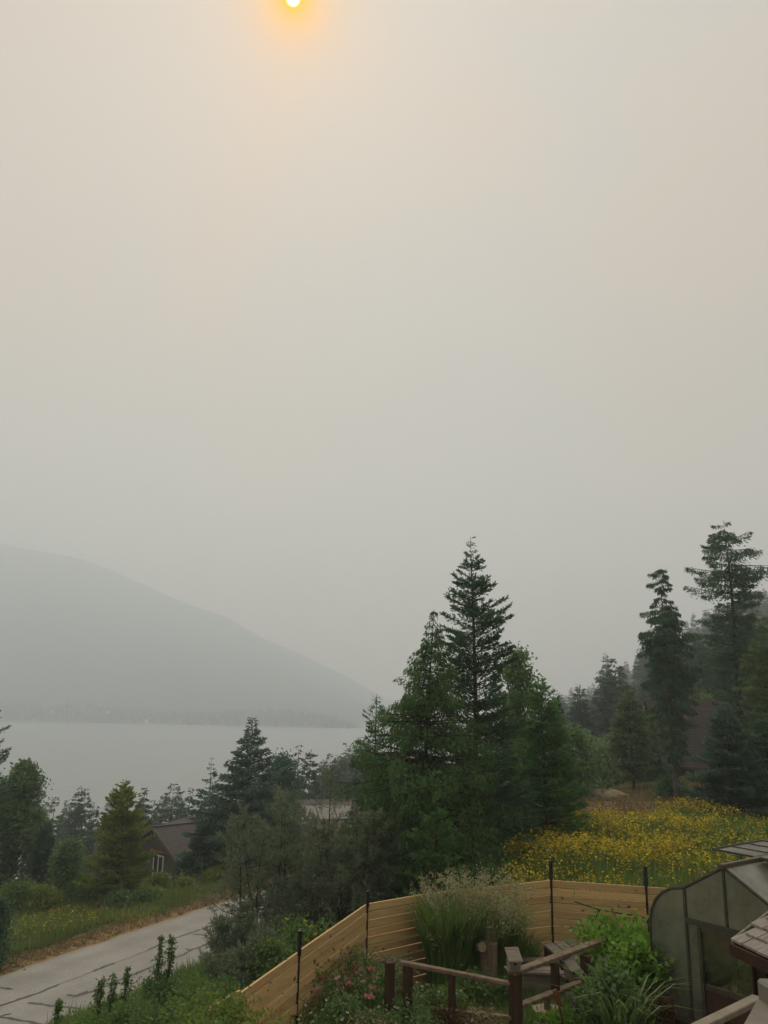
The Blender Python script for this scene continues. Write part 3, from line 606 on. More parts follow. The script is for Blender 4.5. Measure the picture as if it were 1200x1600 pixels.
# ------------------------------------------------------------------ trees of the middle distance
def build_trees():
    P, H = stand(738, 838, 28.0)
    place_tree('fir_tree', conifer_meshes(H, [(0, .18), (.1, .19), (.25, .165), (.43, .135), (.58, .115), (.70, .10), (.81, .072), (.883, .044), (.93, .02), (.955, .008), (1, .002)], R(1), nbr=340, nleaf=50000, L=.15, W=.05, rise=.16, curve=.16, whorl=6, twig=.5, tier=2.2, jit=.28, mat='fir', tr=.012, drop=.06, gaps=.25), P, 'tallest central fir with bare needle-thin spire and dark tiers', group=None)
    P, H = stand(668, 952, 25.5)
    place_tree('cedar_tree', conifer_meshes(H, [(0, .27), (.12, .30), (.3, .285), (.48, .235), (.65, .15), (.8, .08), (.9, .038), (.96, .016), (1, .003)], R(2), nbr=520, nleaf=68000, L=.13, W=.042, rise=.1, curve=-.12, hang=.85, whorl=5, tier=9, twig=.5, mat='cedar', tr=.013, lean=.02, flat=.2, jit=.25), P, 'broad green cedar with drooping sprays left of the tall central fir')
    P, H = stand(590, 1085, 27.0)
    place_tree('spruce_tree', conifer_meshes(H, [(0, .24), (.2, .22), (.5, .14), (.7, .10), (.76, .075), (.85, .06), (.94, .025), (1, .003)], R(3), nbr=180, nleaf=18000, L=.13, W=.035, rise=.25, curve=.05, whorl=5, mat='fir', drop=.1), P, 'small spruce with sparse spiky top at left flank of the cedar')
    P, H = stand(682, 1208, 22.5)
    place_tree('spruce_sapling', conifer_meshes(H, [(0, .22), (.15, .21), (.4, .17), (.62, .12), (.66, .05), (.68, .012), (1, .004)], R(4), nbr=80, nleaf=5500, L=.15, W=.045, rise=.35, curve=.1, whorl=5, mat='conifer_bright'), P, 'bright green sapling with long bare leader in front of the cedar')
    P, H = stand(808, 1014, 37.0)
    place_tree('poplar_tree', broad_meshes(H, [(.1, .10), (.4, .13), (.7, .11), (.88, .07), (1, .015)], R(5), nclump=100, nleaf=9000, L=.17, W=.12, rc=.42, stems=2, spread=.07, mat='birch_leaf'), P, 'slim poplar with twin leafy tops behind the fir, right')
    P, H = stand(846, 1062, 32.0)
    place_tree('spruce_tree', conifer_meshes(H, [(0, .26), (.15, .27), (.4, .225), (.6, .17), (.8, .10), (.93, .05), (1, .01)], R(6), nbr=300, nleaf=42000, L=.155, W=.048, rise=.2, curve=.05, whorl=6, tier=3, jit=.25, mat='conifer_bright', gaps=.2), P, 'bushy bright green spruce bordering the yellow meadow')
    P, H = stand(775, 1120, 30.0)
    place_tree('spruce_tree', conifer_meshes(H, [(0, .30), (.2, .29), (.5, .2), (.8, .1), (1, .01)], R(7), nbr=180, nleaf=12000, L=.18, W=.055, rise=.05, curve=.1, whorl=6, mat='fir'), P, 'low dark fir filling the gap between tall fir and bushy spruce')
    P, H = stand(868, 1078, 38.5)
    place_tree('spruce_tree', conifer_meshes(H, [(0, .15), (.3, .13), (.6, .08), (.9, .03), (1, .006)], R(61), nbr=130, nleaf=9000, L=.2, W=.06, rise=.1, curve=.1, mat='fir'), P, 'narrow dark spruce at right edge of the bushy bright spruce')
    # dark group left of the pines
    P, H = stand(394, 1122, 54.0)
    place_tree('cedar_tree', conifer_meshes(H, [(0, .40), (.1, .42), (.3, .37), (.5, .24), (.7, .13), (.85, .055), (1, .006)], R(8), nbr=280, nleaf=28000, L=.3, W=.095, rise=.35, curve=-.1, hang=.35, whorl=6, mat='spruce_blue', gaps=.3, flat=.2, jit=.2), P, 'wide dark green tree with pointed leaning top beside the house')
    P, H = stand(442, 1186, 60.0)
    place_tree('birch_tree', broad_meshes(H, [(.1, .16), (.4, .19), (.7, .16), (.9, .10), (1, .04)], R(9), nclump=70, nleaf=8000, L=.22, W=.14, rc=.8, mat='spruce_blue'), P, 'rounded leafy birch right of the pointed dark tree')
    P, H = stand(332, 1184, 78.0)
    place_tree('spruce_tree', conifer_meshes(H, [(0, .16), (.5, .11), (.8, .055), (1, .004)], R(10), nbr=130, nleaf=8000, L=.28, W=.08, rise=.05, curve=.1, mat='fir', drop=.15), P, 'slender spruce rising above the house roof toward the lake')
    P, H = stand(320, 1290, 53.0)
    place_tree('spruce_tree', conifer_meshes(H, [(0, .42), (.2, .40), (.5, .28), (.8, .13), (1, .02)], R(101), nbr=160, nleaf=15000, L=.26, W=.09, rise=.05, curve=.1, mat='spruce_blue'), P, 'dark bluish spruce hiding the right half of the brown house')
    # across the road, left
    P, H = stand(197, 1222, 47.0)
    place_tree('larch_tree', conifer_meshes(H, [(0, .25), (.12, .28), (.3, .26), (.55, .19), (.8, .11), (.93, .05), (1, .01)], R(11), nbr=220, nleaf=24000, L=.19, W=.075, rise=.3, curve=.05, whorl=6, mat='yellow_leaf', flat=.2, jit=.28, gaps=.2), P, 'yellow-green conical tree across the road by the brown house')
    P, H = stand(38, 1197, 54.0)
    place_tree('cottonwood_tree', broad_meshes(H, [(.05, .22), (.3, .26), (.6, .21), (.85, .13), (1, .03)], R(12), nclump=130, nleaf=15000, L=.24, W=.17, rc=.7, mat='birch_leaf', bark='bark_grey'), P, 'leafy cottonwood at left edge against the lake')
    P, H = stand(-8, 1085, 50.0)
    place_tree('larch_tree', conifer_meshes(H, [(0, .2), (.3, .19), (.6, .13), (.85, .07), (1, .01)], R(13), nbr=110, nleaf=11000, L=.24, W=.07, rise=.3, curve=.1, mat='fir', drop=.25, gaps=.4), P, 'sparse larch cut by the left frame edge, branches over the lake')
    P, H = stand(72, 1290, 51.0)
    place_tree('cypress_tree', conifer_meshes(H, [(0, .16), (.3, .17), (.6, .13), (.9, .05), (1, .01)], R(14), nbr=130, nleaf=9000, L=.2, W=.07, rise=.9, curve=.1, mat='spruce_blue', flat=.2), P, 'narrow blue-black juniper beside the cottonwood')
    P, H = stand(110, 1318, 49.0)
    place_tree('young_tree', broad_meshes(H, [(.05, .22), (.4, .24), (.8, .15), (1, .04)], R(15), nclump=70, nleaf=8000, L=.17, W=.12, rc=.5, mat='birch_leaf', bark='bark'), P, 'low leafy green tree between juniper and yellow-green tree')
    for i, (px, py, Y, lab, prof) in enumerate([
        (87, 1245, 105, 'dark spruce nearest the cottonwood against the lake', 0), (124, 1229, 112, 'left twin of the tall pair of spruces above the pole', 1), (134, 1231, 113, 'right twin of the tall pair of spruces above the pole', 1), (150, 1254, 100, 'pointed spruce just right of the twin spruces', 0),
        (105, 1250, 118, 'faint spruce between the nearest spruce and the twins', 0), (168, 1268, 96, 'short spruce left of the yellow-green tree, over the pole', 0), (178, 1255, 104, 'thin grey-topped spruce beside the yellow-green tree', 1),
        (227, 1232, 92, 'spruce right behind the yellow-green tree', 1), (272, 1224, 100, 'broad spruce above the house ridge', 2), (255, 1238, 108, 'spruce between yellow-green tree and broad spruce', 0), (298, 1230, 104, 'narrow spruce right of broad spruce above the house', 0), (240, 1250, 112, 'short spruce behind the house ridge, left', 0), (285, 1250, 114, 'faint short spruce behind the house ridge, right', 0)]):
        P, H = stand(px, py, Y); pf = [[(0, .17), (.5, .105), (.85, .035), (1, .004)], [(0, .13), (.5, .11), (.8, .06), (.95, .025), (1, .006)], [(0, .3), (.5, .22), (.8, .12), (1, .02)]][prof]
        place_tree('spruce_tree', conifer_meshes(H, pf, R(20 + i), nbr=140, nleaf=8500, L=.44, W=.17, rise=.05, curve=.05, hang=.2, jit=.14, mat='far_conifer' if i % 3 else 'fir', drop=.1), P, lab, group='spruces behind the left roadside trees')
    # snags and spruces above the mid roof
    for i, (px, py, Y, dr, lab) in enumerate([(466, 1162, 96, .35, 'ragged thin spruce with drooping dead boughs above the pines'), (486, 1174, 90, .1, 'spruce with thin tip right of the ragged one'), (505, 1186, 110, .1, 'hazy spruce left of the pair above the mid roof'),
        (517, 1178, 118, .1, 'hazy taller spruce above the mid roof, left of pair'), (527, 1179, 119, .1, 'hazy spruce above the mid roof, right of pair'), (541, 1161, 150, .1, 'hazier spruce left of two against the water'), (550, 1164, 158, .1, 'hazier spruce in the middle against the water'), (561, 1156, 150, .1, 'hazier spruce touching the cedar edge'), (572, 1158, 140, .1, 'hazy spruce half behind the small spiky spruce')]):
        P, H = stand(px, py, Y)
        place_tree('spruce_tree', conifer_meshes(H, [(0, .15), (.5, .11), (.8, .06), (1, .006)], R(50 + i), nbr=110, nleaf=4000 if i == 0 else 7500, L=.46, W=.18, jit=.14, rise=-.1 if i == 0 else .08, curve=-.2 if i == 0 else .08, mat='far_conifer', drop=dr), P, lab, group='spruces above the mid roof')
    # right-hand giants
    P, H = stand(1032, 888, 46.0)
    place_tree('hemlock_tree', conifer_meshes(H, [(.15, .05), (.35, .085), (.5, .095), (.62, .115), (.72, .125), (.82, .085), (.86, .03), (.89, .015), (.93, .06), (.97, .05), (1, .015)], R(70), nbr=300, nleaf=25000, L=.21, W=.06, rise=.05, curve=-.15, hang=.8, base=.17, whorl=5, mat='fir', bark='bark_grey', drop=.15, gaps=.5, jit=.36, fluff=.14, tier=6, flat=.2, tr=.013), P, 'tall ragged spruce with a gap below its tufted top, left of two')
    P, H = stand(1132, 813, 50.0)
    place_tree('spruce_tree', conifer_meshes(H, [(.1, .12), (.3, .10), (.5, .11), (.6, .13), (.75, .16), (.85, .145), (.93, .10), (.98, .05), (1, .03)], R(71), nbr=280, nleaf=27000, L=.23, W=.065, rise=-.05, curve=.12, hang=.6, base=.1, whorl=5, mat='fir', bark='bark', drop=.15, gaps=.45, jit=.36, fluff=.14, tier=9, flat=.2, lean=-.01), P, 'tallest right-hand spruce with open horizontal boughs')
    P, H = stand(1200, 962, 44.0)
    place_tree('larch_tree', conifer_meshes(H, [(0, .16), (.3, .19), (.6, .17), (.85, .10), (1, .03)], R(72), nbr=210, nleaf=19000, L=.26, W=.08, rise=.15, curve=-.05, hang=.35, whorl=6, mat='larch', flat=.2, jit=.3), P, 'soft green larch at the right frame edge')
    P, H = stand(1132, 1098, 39.0)
    place_tree('spruce_tree', conifer_meshes(H, [(0, .36), (.12, .38), (.4, .30), (.7, .16), (.9, .06), (1, .01)], R(73), nbr=200, nleaf=22000, L=.22, W=.075, rise=.0, curve=.12, mat='spruce_blue'), P, 'dense bluish spruce at the meadow edge under the tall right trees')
    P, H = stand(1192, 1120, 40.0)
    place_tree('spruce_tree', conifer_meshes(H, [(0, .34), (.4, .28), (.8, .12), (1, .02)], R(74), nbr=160, nleaf=15000, L=.24, W=.08, rise=.05, curve=.1, mat='fir'), P, 'dark green spruce at the right edge below the larch')
    P, H = stand(981, 1068, 58.0)
    place_tree('pine_tree', conifer_meshes(H, [(.15, .10), (.25, .2), (.5, .17), (.8, .09), (1, .01)], R(75), nbr=120, nleaf=9000, L=.34, W=.1, rise=.1, curve=.0, base=.16, mat='larch', bark='bark', hang=.2), P, 'young pine with visible trunk beside the pale mound')
    P, H = stand(1045, 1225, 47.0)
    place_tree('yew_bush', broad_meshes(H, [(.0, .5), (.5, .6), (.8, .4), (1, .1)], R(76), nclump=40, nleaf=5000, L=.2, W=.1, rc=.5, base=.05, mat='fir', bark='bark'), P, 'round dark evergreen bush below the ragged spruce', 'bush')
    for i, (px, py, Y, lab, mat) in enumerate([(905, 1150, 62, 'leafy grey-green tree at left of the clearing', 'birch_leaf'), (935, 1168, 70, 'soft green tree behind the clearing', 'larch'), (958, 1155, 76, 'mid-green tree left of the young pine, far back', 'birch_leaf'), (1010, 1120, 66, 'leafy tree between young pine and ragged spruce', 'larch'), (1078, 1062, 80, 'green treetop between the two tall right spruces', 'larch'), (890, 1150, 52, 'grey-green shrubby tree hugging the bright spruce', 'birch_leaf'), (1100, 1090, 74, 'dim leafy tree behind the tallest right spruce', 'birch_leaf')]):
        P, H = stand(px, py, Y)
        place_tree('leafy_tree', broad_meshes(H, [(.0, .2), (.3, .28), (.6, .24), (.85, .14), (1, .02)], R(80 + i), nclump=80, nleaf=7000, L=.3, W=.2, rc=.9, base=.06, mat=mat), P, lab, group='leafy trees around the clearing')
    # pines between fence and road
    for i, (px, py, Y, R_, st, lab) in enumerate([(482, 1195, 25.5, 2.3, 5, 'tallest shaggy pine with several leaders in front of the road'), (415, 1245, 24.5, 2.1, 5, 'grey-green shaggy pine left of the tallest pine'), (540, 1272, 23.5, 2.1, 5, 'brownish shaggy pine right of the tallest pine, behind the fence'),
        (372, 1418, 22.0, 1.05, 6, 'low bushy pine at the road edge'), (452, 1365, 23.0, 1.4, 4, 'middle pine in front of the tallest pine, road showing through'), (585, 1275, 24.0, 1.2, 4, 'slim pine against the cedar'), (400, 1462, 20.5, 1.1, 6, 'lowest pine bush just outside the fence')]):
        P, H = stand(px, py, Y)
        place_tree('pine_tree', pine_meshes(H, R_, R(100 + i), stems=st, nbr=17 if i not in (3, 6) else 15, tufts=22, needles=11, NL=.145, NW=.02), P, lab, group='young pines between fence and road')
build_trees()

# ------------------------------------------------------------------ forest on the right hillside and lakeside slope
def build_forest():
    var = []
    for k in range(6):
        H = 16.0
        pf = [[(0, .17), (.4, .14), (.8, .06), (1, .006)], [(0, .14), (.5, .12), (.8, .07), (.95, .03), (1, .008)], [(.1, .19), (.4, .18), (.7, .11), (1, .01)]][k % 3]
        var.append(conifer_meshes(H, pf, R(200 + k), nbr=130, nleaf=8000, L=.55, W=.2, jit=.14, rise=.0, curve=.05, hang=.3, mat='far_conifer', drop=.1, gaps=.3))
    r = R(300); spots = []
    def row(pxs, Y0, Y1, n, h0, h1):
        for i in range(n):
            px = r.uniform(*pxs); Y = r.uniform(Y0, Y1); p = sight(px, 1110, Y); spots.append((p.x, Y, r.uniform(h0, h1)))
    row((872, 1010), 190, 400, 30, 11, 19); row((1000, 1215), 180, 420, 40, 13, 21); row((870, 1130), 85, 150, 22, 10, 16); row((1040, 1215), 75, 140, 22, 11, 18); row((500, 600), 170, 330, 10, 11, 18)
    row((-20, 560), 150, 330, 44, 10, 17)
    row((872, 1015), 110, 230, 30, 8, 14)
    sk = [(868, 1088), (885, 1068), (900, 1064), (925, 1067), (950, 1040), (968, 1062), (990, 1052), (1020, 1035), (1050, 1013), (1075, 1003), (1100, 1000), (1150, 980), (1190, 965), (1260, 950)]
    for px in np.arange(866, 1215, 7.0):
        q = px + r.uniform(-3, 3); py = np.interp(q, [a for a, b in sk], [b for a, b in sk]) + (0 if 945 < q < 954 else r.uniform(0, 16)); Y = r.uniform(380, 520); P, H = stand(q, py, Y); spots.append((P.x, P.y, min(max(H, 12), 44)))
    for px in np.arange(496, 590, 6.0):
        q = px + r.uniform(-2, 2); Y = r.uniform(150, 230); P, H = stand(q, np.interp(q, [496, 540, 590], [1192, 1166, 1150]) + r.uniform(0, 18), Y); spots.append((P.x, P.y, min(max(H, 8), 24)))
    spots += [(sight(950, 1100, 240).x, 240, 24.0)]
    for i, (x, y, h) in enumerate(spots):
        right = x / y > 0.14
        z = T(x, y); b_ = x / y
        if right: lab, grp = ('hazy conifer on the far hillside between bushy spruce and ragged tree', 'hillside conifers left of the ragged spruce') if b_ < .36 else (('hazy conifer on the far hillside behind the two tall right trees', 'hillside conifers behind the tall right trees') if b_ < .46 else ('hazy conifer on the far hillside at the right frame edge', 'hillside conifers at the right edge'))
        else: lab, grp = ('hazy conifer on the lakeside slope behind the central cedar', 'lakeside conifers behind the cedar') if b_ > -.06 else (('hazy conifer on the lakeside slope beyond the pines', 'lakeside conifers beyond the pines') if b_ > -.22 else ('hazy conifer on the lakeside slope beyond the brown house and pole', 'lakeside conifers beyond the house'))
        place_tree('hillside_conifer', var[i % 6], (x, y, z - .3), lab, group=grp, rz=r.uniform(0, 6.28), scale=(h / 16 * r.uniform(.9, 1.3), h / 16 * r.uniform(.9, 1.3), h / 16))
build_forest()
# ------------------------------------------------------------------ houses
def prism_roof(mb, L, W, ze, zr, ov=0.5, th=0.18):
    """two roof slabs along local x, ridge at y=0"""
    s = (zr - ze) / (W / 2); yo = W / 2 + ov; zo = ze - s * ov
    for sg in (-1, 1):
        a = [(-L / 2 - ov, sg * yo, zo), (L / 2 + ov, sg * yo, zo), (L / 2 + ov, 0, zr), (-L / 2 - ov, 0, zr)]
        if sg > 0: a = a[::-1]
        mb.hexa([(x, y, z - th) for x, y, z in a], a)
    return mb
def gable_wall(mb, L, W, z0, ze, zr):
    v = [(-L / 2, -W / 2, z0), (L / 2, -W / 2, z0), (L / 2, W / 2, z0), (-L / 2, W / 2, z0), (-L / 2, -W / 2, ze), (L / 2, -W / 2, ze), (L / 2, W / 2, ze), (-L / 2, W / 2, ze), (-L / 2, 0, zr), (L / 2, 0, zr)]
    return mb.add(v, [(0, 1, 5, 4), (2, 3, 7, 6), (1, 2, 6, 9, 5), (3, 0, 4, 8, 7), (4, 5, 9, 8), (6, 7, 8, 9)])
def window(parent, x, y0, y1, z0, z1, mull=1, frame='white_paint'):
    """window on a wall facing local -x at x"""
    w = empty('window', (0, 0, 0), 0, parent)
    mb = MB(); t = 0.09; d0, d1 = x - 0.06, x + 0.02
    mb.box(d0, d1, y0, y1, z0, z0 + t); mb.box(d0, d1, y0, y1, z1 - t, z1); mb.box(d0, d1, y0, y0 + t, z0 + t, z1 - t); mb.box(d0, d1, y1 - t, y1, z0 + t, z1 - t)
    for k in range(mull):
        yc = y0 + (y1 - y0) * (k + 1) / (mull + 1); mb.box(d0, d1, yc - .045, yc + .045, z0 + t, z1 - t)
    mb.build('frame', MAT[frame], w)
    for k in range(mull + 1):
        a = y0 + (y1 - y0) * k / (mull + 1); b = y0 + (y1 - y0) * (k + 1) / (mull + 1); MB().box(x - 0.03, x - 0.01, a + .05, b - .05, z0 + t, z1 - t).build('pane', MAT['dark_glass'], w)
def course_lines(parent, L, W, ze, zr, ov, n, mat):
    """shingle courses standing proud of the roof slabs"""
    s = (zr - ze) / (W / 2)
    for sg in (-1, 1):
        for k in range(n):
            y = (W / 2 + ov) * (1 - k / n); z = zr - s * y; y2 = y - (W / 2 + ov) / n * 0.9; z2 = zr - s * y2
            a = [(-L / 2 - ov, sg * y, z + .01), (L / 2 + ov, sg * y, z + .01), (L / 2 + ov, sg * y2, z2 + .012), (-L / 2 - ov, sg * y2, z2 + .012)]
            MB().hexa(a if sg < 0 else a[::-1], [(p[0], p[1], p[2] + (.025 if i in ((0, 1) if sg < 0 else (2, 3)) else .012)) for i, p in enumerate(a if sg < 0 else a[::-1])]).build('shingle_course', mat, parent)
def build_houses():
    # brown house across the road: the gable end looks toward the balcony's left
    pk = sight(240, 1292, 62.0); rd = Vector((0.70, 0.714, 0)); L, W = 9.0, 6.6; ang_ = math.atan2(rd.y, rd.x)
    ctr = pk + rd * (L / 2 + .4); g = T(ctr.x, ctr.y) - .6
    h = empty('house', (ctr.x, ctr.y, g), ang_); zr = pk.z - g; ze = zr - 1.62
    gable_wall(MB(), L, W, -1, ze - .2, zr - .2).build('wall', MAT['house_wall'], h)
    rf = prism_roof(MB(), L, W, ze, zr).build('roof', MAT['house_roof'], h); course_lines(rf, L, W, ze, zr, .5, 20, MAT['house_roof'])
    for sg in (-1, 1):
        MB().beam((-L / 2 - .53, sg * (W / 2 + .5), ze - (zr - ze) / (W / 2) * .5 - .08), (-L / 2 - .53, 0, zr - .08), .04, .2).build('bargeboard', MAT['pole_wood'], rf)
        MB().box(-L / 2 - .5, L / 2 + .5, sg * (W / 2 + .56) - .06, sg * (W / 2 + .56) + .06, ze - .42, ze - .30).build('gutter', MAT['house_wall'], rf)
    MB().box(-L / 2 - .5, L / 2 + .5, -.14, .14, zr + .01, zr + .06).build('ridge_cap', MAT['house_roof'], rf); MB().box(1.0, 1.3, -1.3, -1.0, zr - .8, zr + .35).build('vent_pipe', MAT['house_roof'], rf)
    MB().box(-L / 2 - .35, -L / 2 + .02, -W / 2 + .1, -W / 2 + 3.6, ze - .03, ze + .06).build('skirt_roof', MAT['copper'], h)
    window(h, -L / 2 - .02, -1.2, .2, ze - 1.85, ze - .3)
    st = MB()
    for k in range(9): st.box(-L / 2 - .16, -L / 2 - .03, -W / 2 + .1 + k * .7, -W / 2 + .72 + k * .7, -.2, .55 + .12 * (k % 3))
    st.build('stone_base', MAT['stone'], h)
    up = rf.name
    # higher wing behind
    w2 = Vector((6.0, 2.0, 0)); z2 = ze + 0.5
    gv = MB(); gv.box(1.5, 11.5, -1.0, 7.0, -1, z2); gv.build('wing_wall', MAT['house_wall'], h)
    v = [(.6, -1.9, z2 - .05), (12.4, -1.9, z2 - .05), (12.4, 7.9, z2 - .05), (.6, 7.9, z2 - .05), (5.2, 3, z2 + 2.0), (7.8, 3, z2 + 2.0)]
    MB().add(v, [(0, 1, 5, 4), (1, 2, 5), (2, 3, 4, 5), (3, 0, 4), (3, 2, 1, 0)]).build('wing_roof', MAT['house_roof'], h)
    tag(h, 'brown house with grey gable roof and white window across the road', 'house')
    # low house with light panels on the roof, behind the pines
    p = sight(508, 1252, 72); g = T(p.x, p.y); h = empty('house', (p.x, p.y, g), 0.25); zr = p.z - g + .15; ze = zr - 1.5; L, W = 11, 9
    gable_wall(MB(), L, W, -1.5, ze - .2, zr - .2).build('wall', MAT['house_wall'], h)
    rf = prism_roof(MB(), L, W, ze, zr).build('roof', MAT['house_roof'], h)
    s = (zr - ze) / (W / 2)
    for k in range(3):
        x0 = -2.6 + k * 1.55; a = [(x0, -3.6, zr - 3.6 * s + .05), (x0 + 1.45, -3.6, zr - 3.6 * s + .05), (x0 + 1.45, -1.3, zr - 1.3 * s + .05), (x0, -1.3, zr - 1.3 * s + .05)]
        pn = MB().hexa(a, [(q[0], q[1], q[2] + .05) for q in a]).build('roof_panel', MAT['solar'], rf)
    window(h, -L / 2 - .02, -1.5, 1.5, ze - 1.7, ze - .5)
    tag(h, 'low house with pale panels on its roof, half hidden by pines', 'house')
    # steep brown roof among the right-hand trees
    p = sight(1068, 1092, 67); g = T(p.x, p.y) - .2; h = empty('house', (p.x + 3.0, p.y, g), -0.12); zr = p.z - g; ze = zr - 4.4; L, W = 10.5, 8.6
    gable_wall(MB(), L, W, -1, ze - .2, zr - .2).build('wall', MAT['house_wall'], h)
    rf = prism_roof(MB(), L, W, ze, zr, .8).build('roof', MAT['brown_roof'], h); course_lines(rf, L, W, ze, zr, .8, 26, MAT['brown_roof'])
    for x in (-5.2, -2.4, 1.0, 4.6): MB().box(x - .12, x + .12, -5.5, -5.26, -1.5, ze - .75).build('porch_post', MAT['pole_wood'], h)
    MB().box(-5.3, 5.3, -5.5, -4.32, -.6, -.35).build('porch_deck', MAT['grey_wood'], h)
    for x in (-3.6, 1.6):
        wn_ = empty('window', (0, 0, 0), 0, h); MB().box(x - .7, x + .7, -4.40, -4.30, .2, 1.35).build('frame', MAT['post_wood'], wn_); MB().box(x - .6, x + .6, -4.43, -4.405, .3, 1.25).build('pane', MAT['dark_glass'], wn_)
    tag(h, 'house with steep dark brown roof among the tall right trees', 'house')
build_houses()

# ------------------------------------------------------------------ utility pole and wires
def build_pole():
    tp = sight(153, 1294, 76.0); g = T(tp.x, tp.y); H = tp.z - g
    e = empty('utility_pole', (tp.x, tp.y, g - .3), .35)
    MB().tube([(0, 0, 0), (0.05, 0, H * .5), (.02, 0, H + .5)], [.16, .13, .10], 8).build('pole', MAT['pole_wood'], e, True)
    MB().box(-1.1, 1.1, -.16, -.05, H + .05, H + .17).build('crossarm', MAT['pole_wood'], e)
    for x in (-1.0, -.35, .95): MB().tube([(x, -.1, H + .17), (x, -.1, H + .30), (x, -.1, H + .36)], [.05, .06, .03], 6).build('insulator', MAT['white_paint'], e)
    tag(e, 'wooden utility pole with crossarm between the left roadside trees', 'pole')
    for k, (x, dz, lab) in enumerate(((-1.0, .30, 'upper overhead wire running left from the utility pole'), (.95, -1.0, 'lower overhead wire running left from the utility pole'))):
        a = Vector((tp.x + x * math.cos(.35), tp.y + x * math.sin(.35) - .1, g - .3 + H + .3 + dz)); b = a + Vector((-34, -8, 2.0 if k == 0 else 1.0))
        pts = [a.lerp(b, q) - Vector((0, 0, 4 * .9 * q * (1 - q))) for q in np.linspace(0, 1, 14)]
        tag(MB().tube(pts, .018, 4).build('overhead_wire', MAT['wire']), lab, 'wire')
build_pole()

# ------------------------------------------------------------------ cedar fence
FA = Vector((1.06, 16.5, -3.58 + CZ)); FB = Vector((-.17, 15.4, -3.545 + CZ)); FC = Vector((-1.19, 13.2, -3.73 + CZ)); FD = Vector((-1.80, 11.6, -3.79 + CZ)); FE = Vector((3.54, 17.0, -3.405 + CZ)); FF = Vector((5.37, 16.7, -3.43 + CZ)); FG = Vector((8.2, 16.2, -3.45 + CZ))
def build_fence():
    f = empty('fence', (FA.x, FA.y, T(FA.x, FA.y))); rr = random.Random(4); fl = f.location
    def panel(a, b, n, bh=0.14, drop=0.0):
        d = b - a; L = math.hypot(d.x, d.y); rz = math.atan2(d.y, d.x); sl = d.z / L
        def bm(L0, th):
            h = bh - .018
            return MB().hexa([(0, -th, -h), (L0, -th, -h + sl * L0), (L0, 0, -h + sl * L0), (0, 0, -h)], [(0, -th, 0), (L0, -th, sl * L0), (L0, 0, sl * L0), (0, 0, 0)]).mesh('board', MAT['cedar_board'])
        ms = [bm(L - .012, .036), bm(L - .012, .038), bm(L - .012, .0405)]
        for k in range(n):
            o = link(bpy.data.objects.new('board', ms[rr.randrange(3)]), f); nv = Vector((-math.sin(rz), math.cos(rz), 0)) * (.007 * (-1) ** k + rr.uniform(-.004, .004))
            o.location = Vector((a.x, a.y, a.z - drop - k * bh + rr.uniform(-.002, .002))) + Vector((d.x, d.y, 0)) * (.006 / L) + nv - fl; o.rotation_euler = (0, 0, rz + rr.uniform(-.003, .003))
    panel(FB, FA, 12); panel(FC, FB, 12); panel(FD, FC, 12); panel(FA, FE, 12); panel(FE, FF, 12); panel(FF, FG, 12)
    FH = sight(322, 1576, 10.3); panel(FH, sight(373, 1547, 11.5), 10)
    for p, hh in ((FA, .36), (FB, .22), (FC, .30), (FE, .37), (FF, .38), (FG, .35)):
        cx, cy = p.x, p.y; inn = Vector((2.2 - cx, 9 - cy, 0)).normalized() * .045; g = T(cx, cy) - .2
        q = Vector((cx, cy, 0)) + inn; mb = MB(); mb.box(-.017, .017, -.017, .017, g, p.z + hh - .36 if hh > .3 else p.z - .05)
        mb.box(-.028, .028, -.028, .028, p.z + hh - .36 if hh > .3 else p.z - .05, p.z + hh)
        o = mb.build('post', MAT['steel_black'], f); o.location = Vector((q.x, q.y, 0)) - fl; o.rotation_euler = (0, 0, .4)
    tag(f, 'honey-coloured horizontal cedar board fence with black steel posts', 'fence')
build_fence()

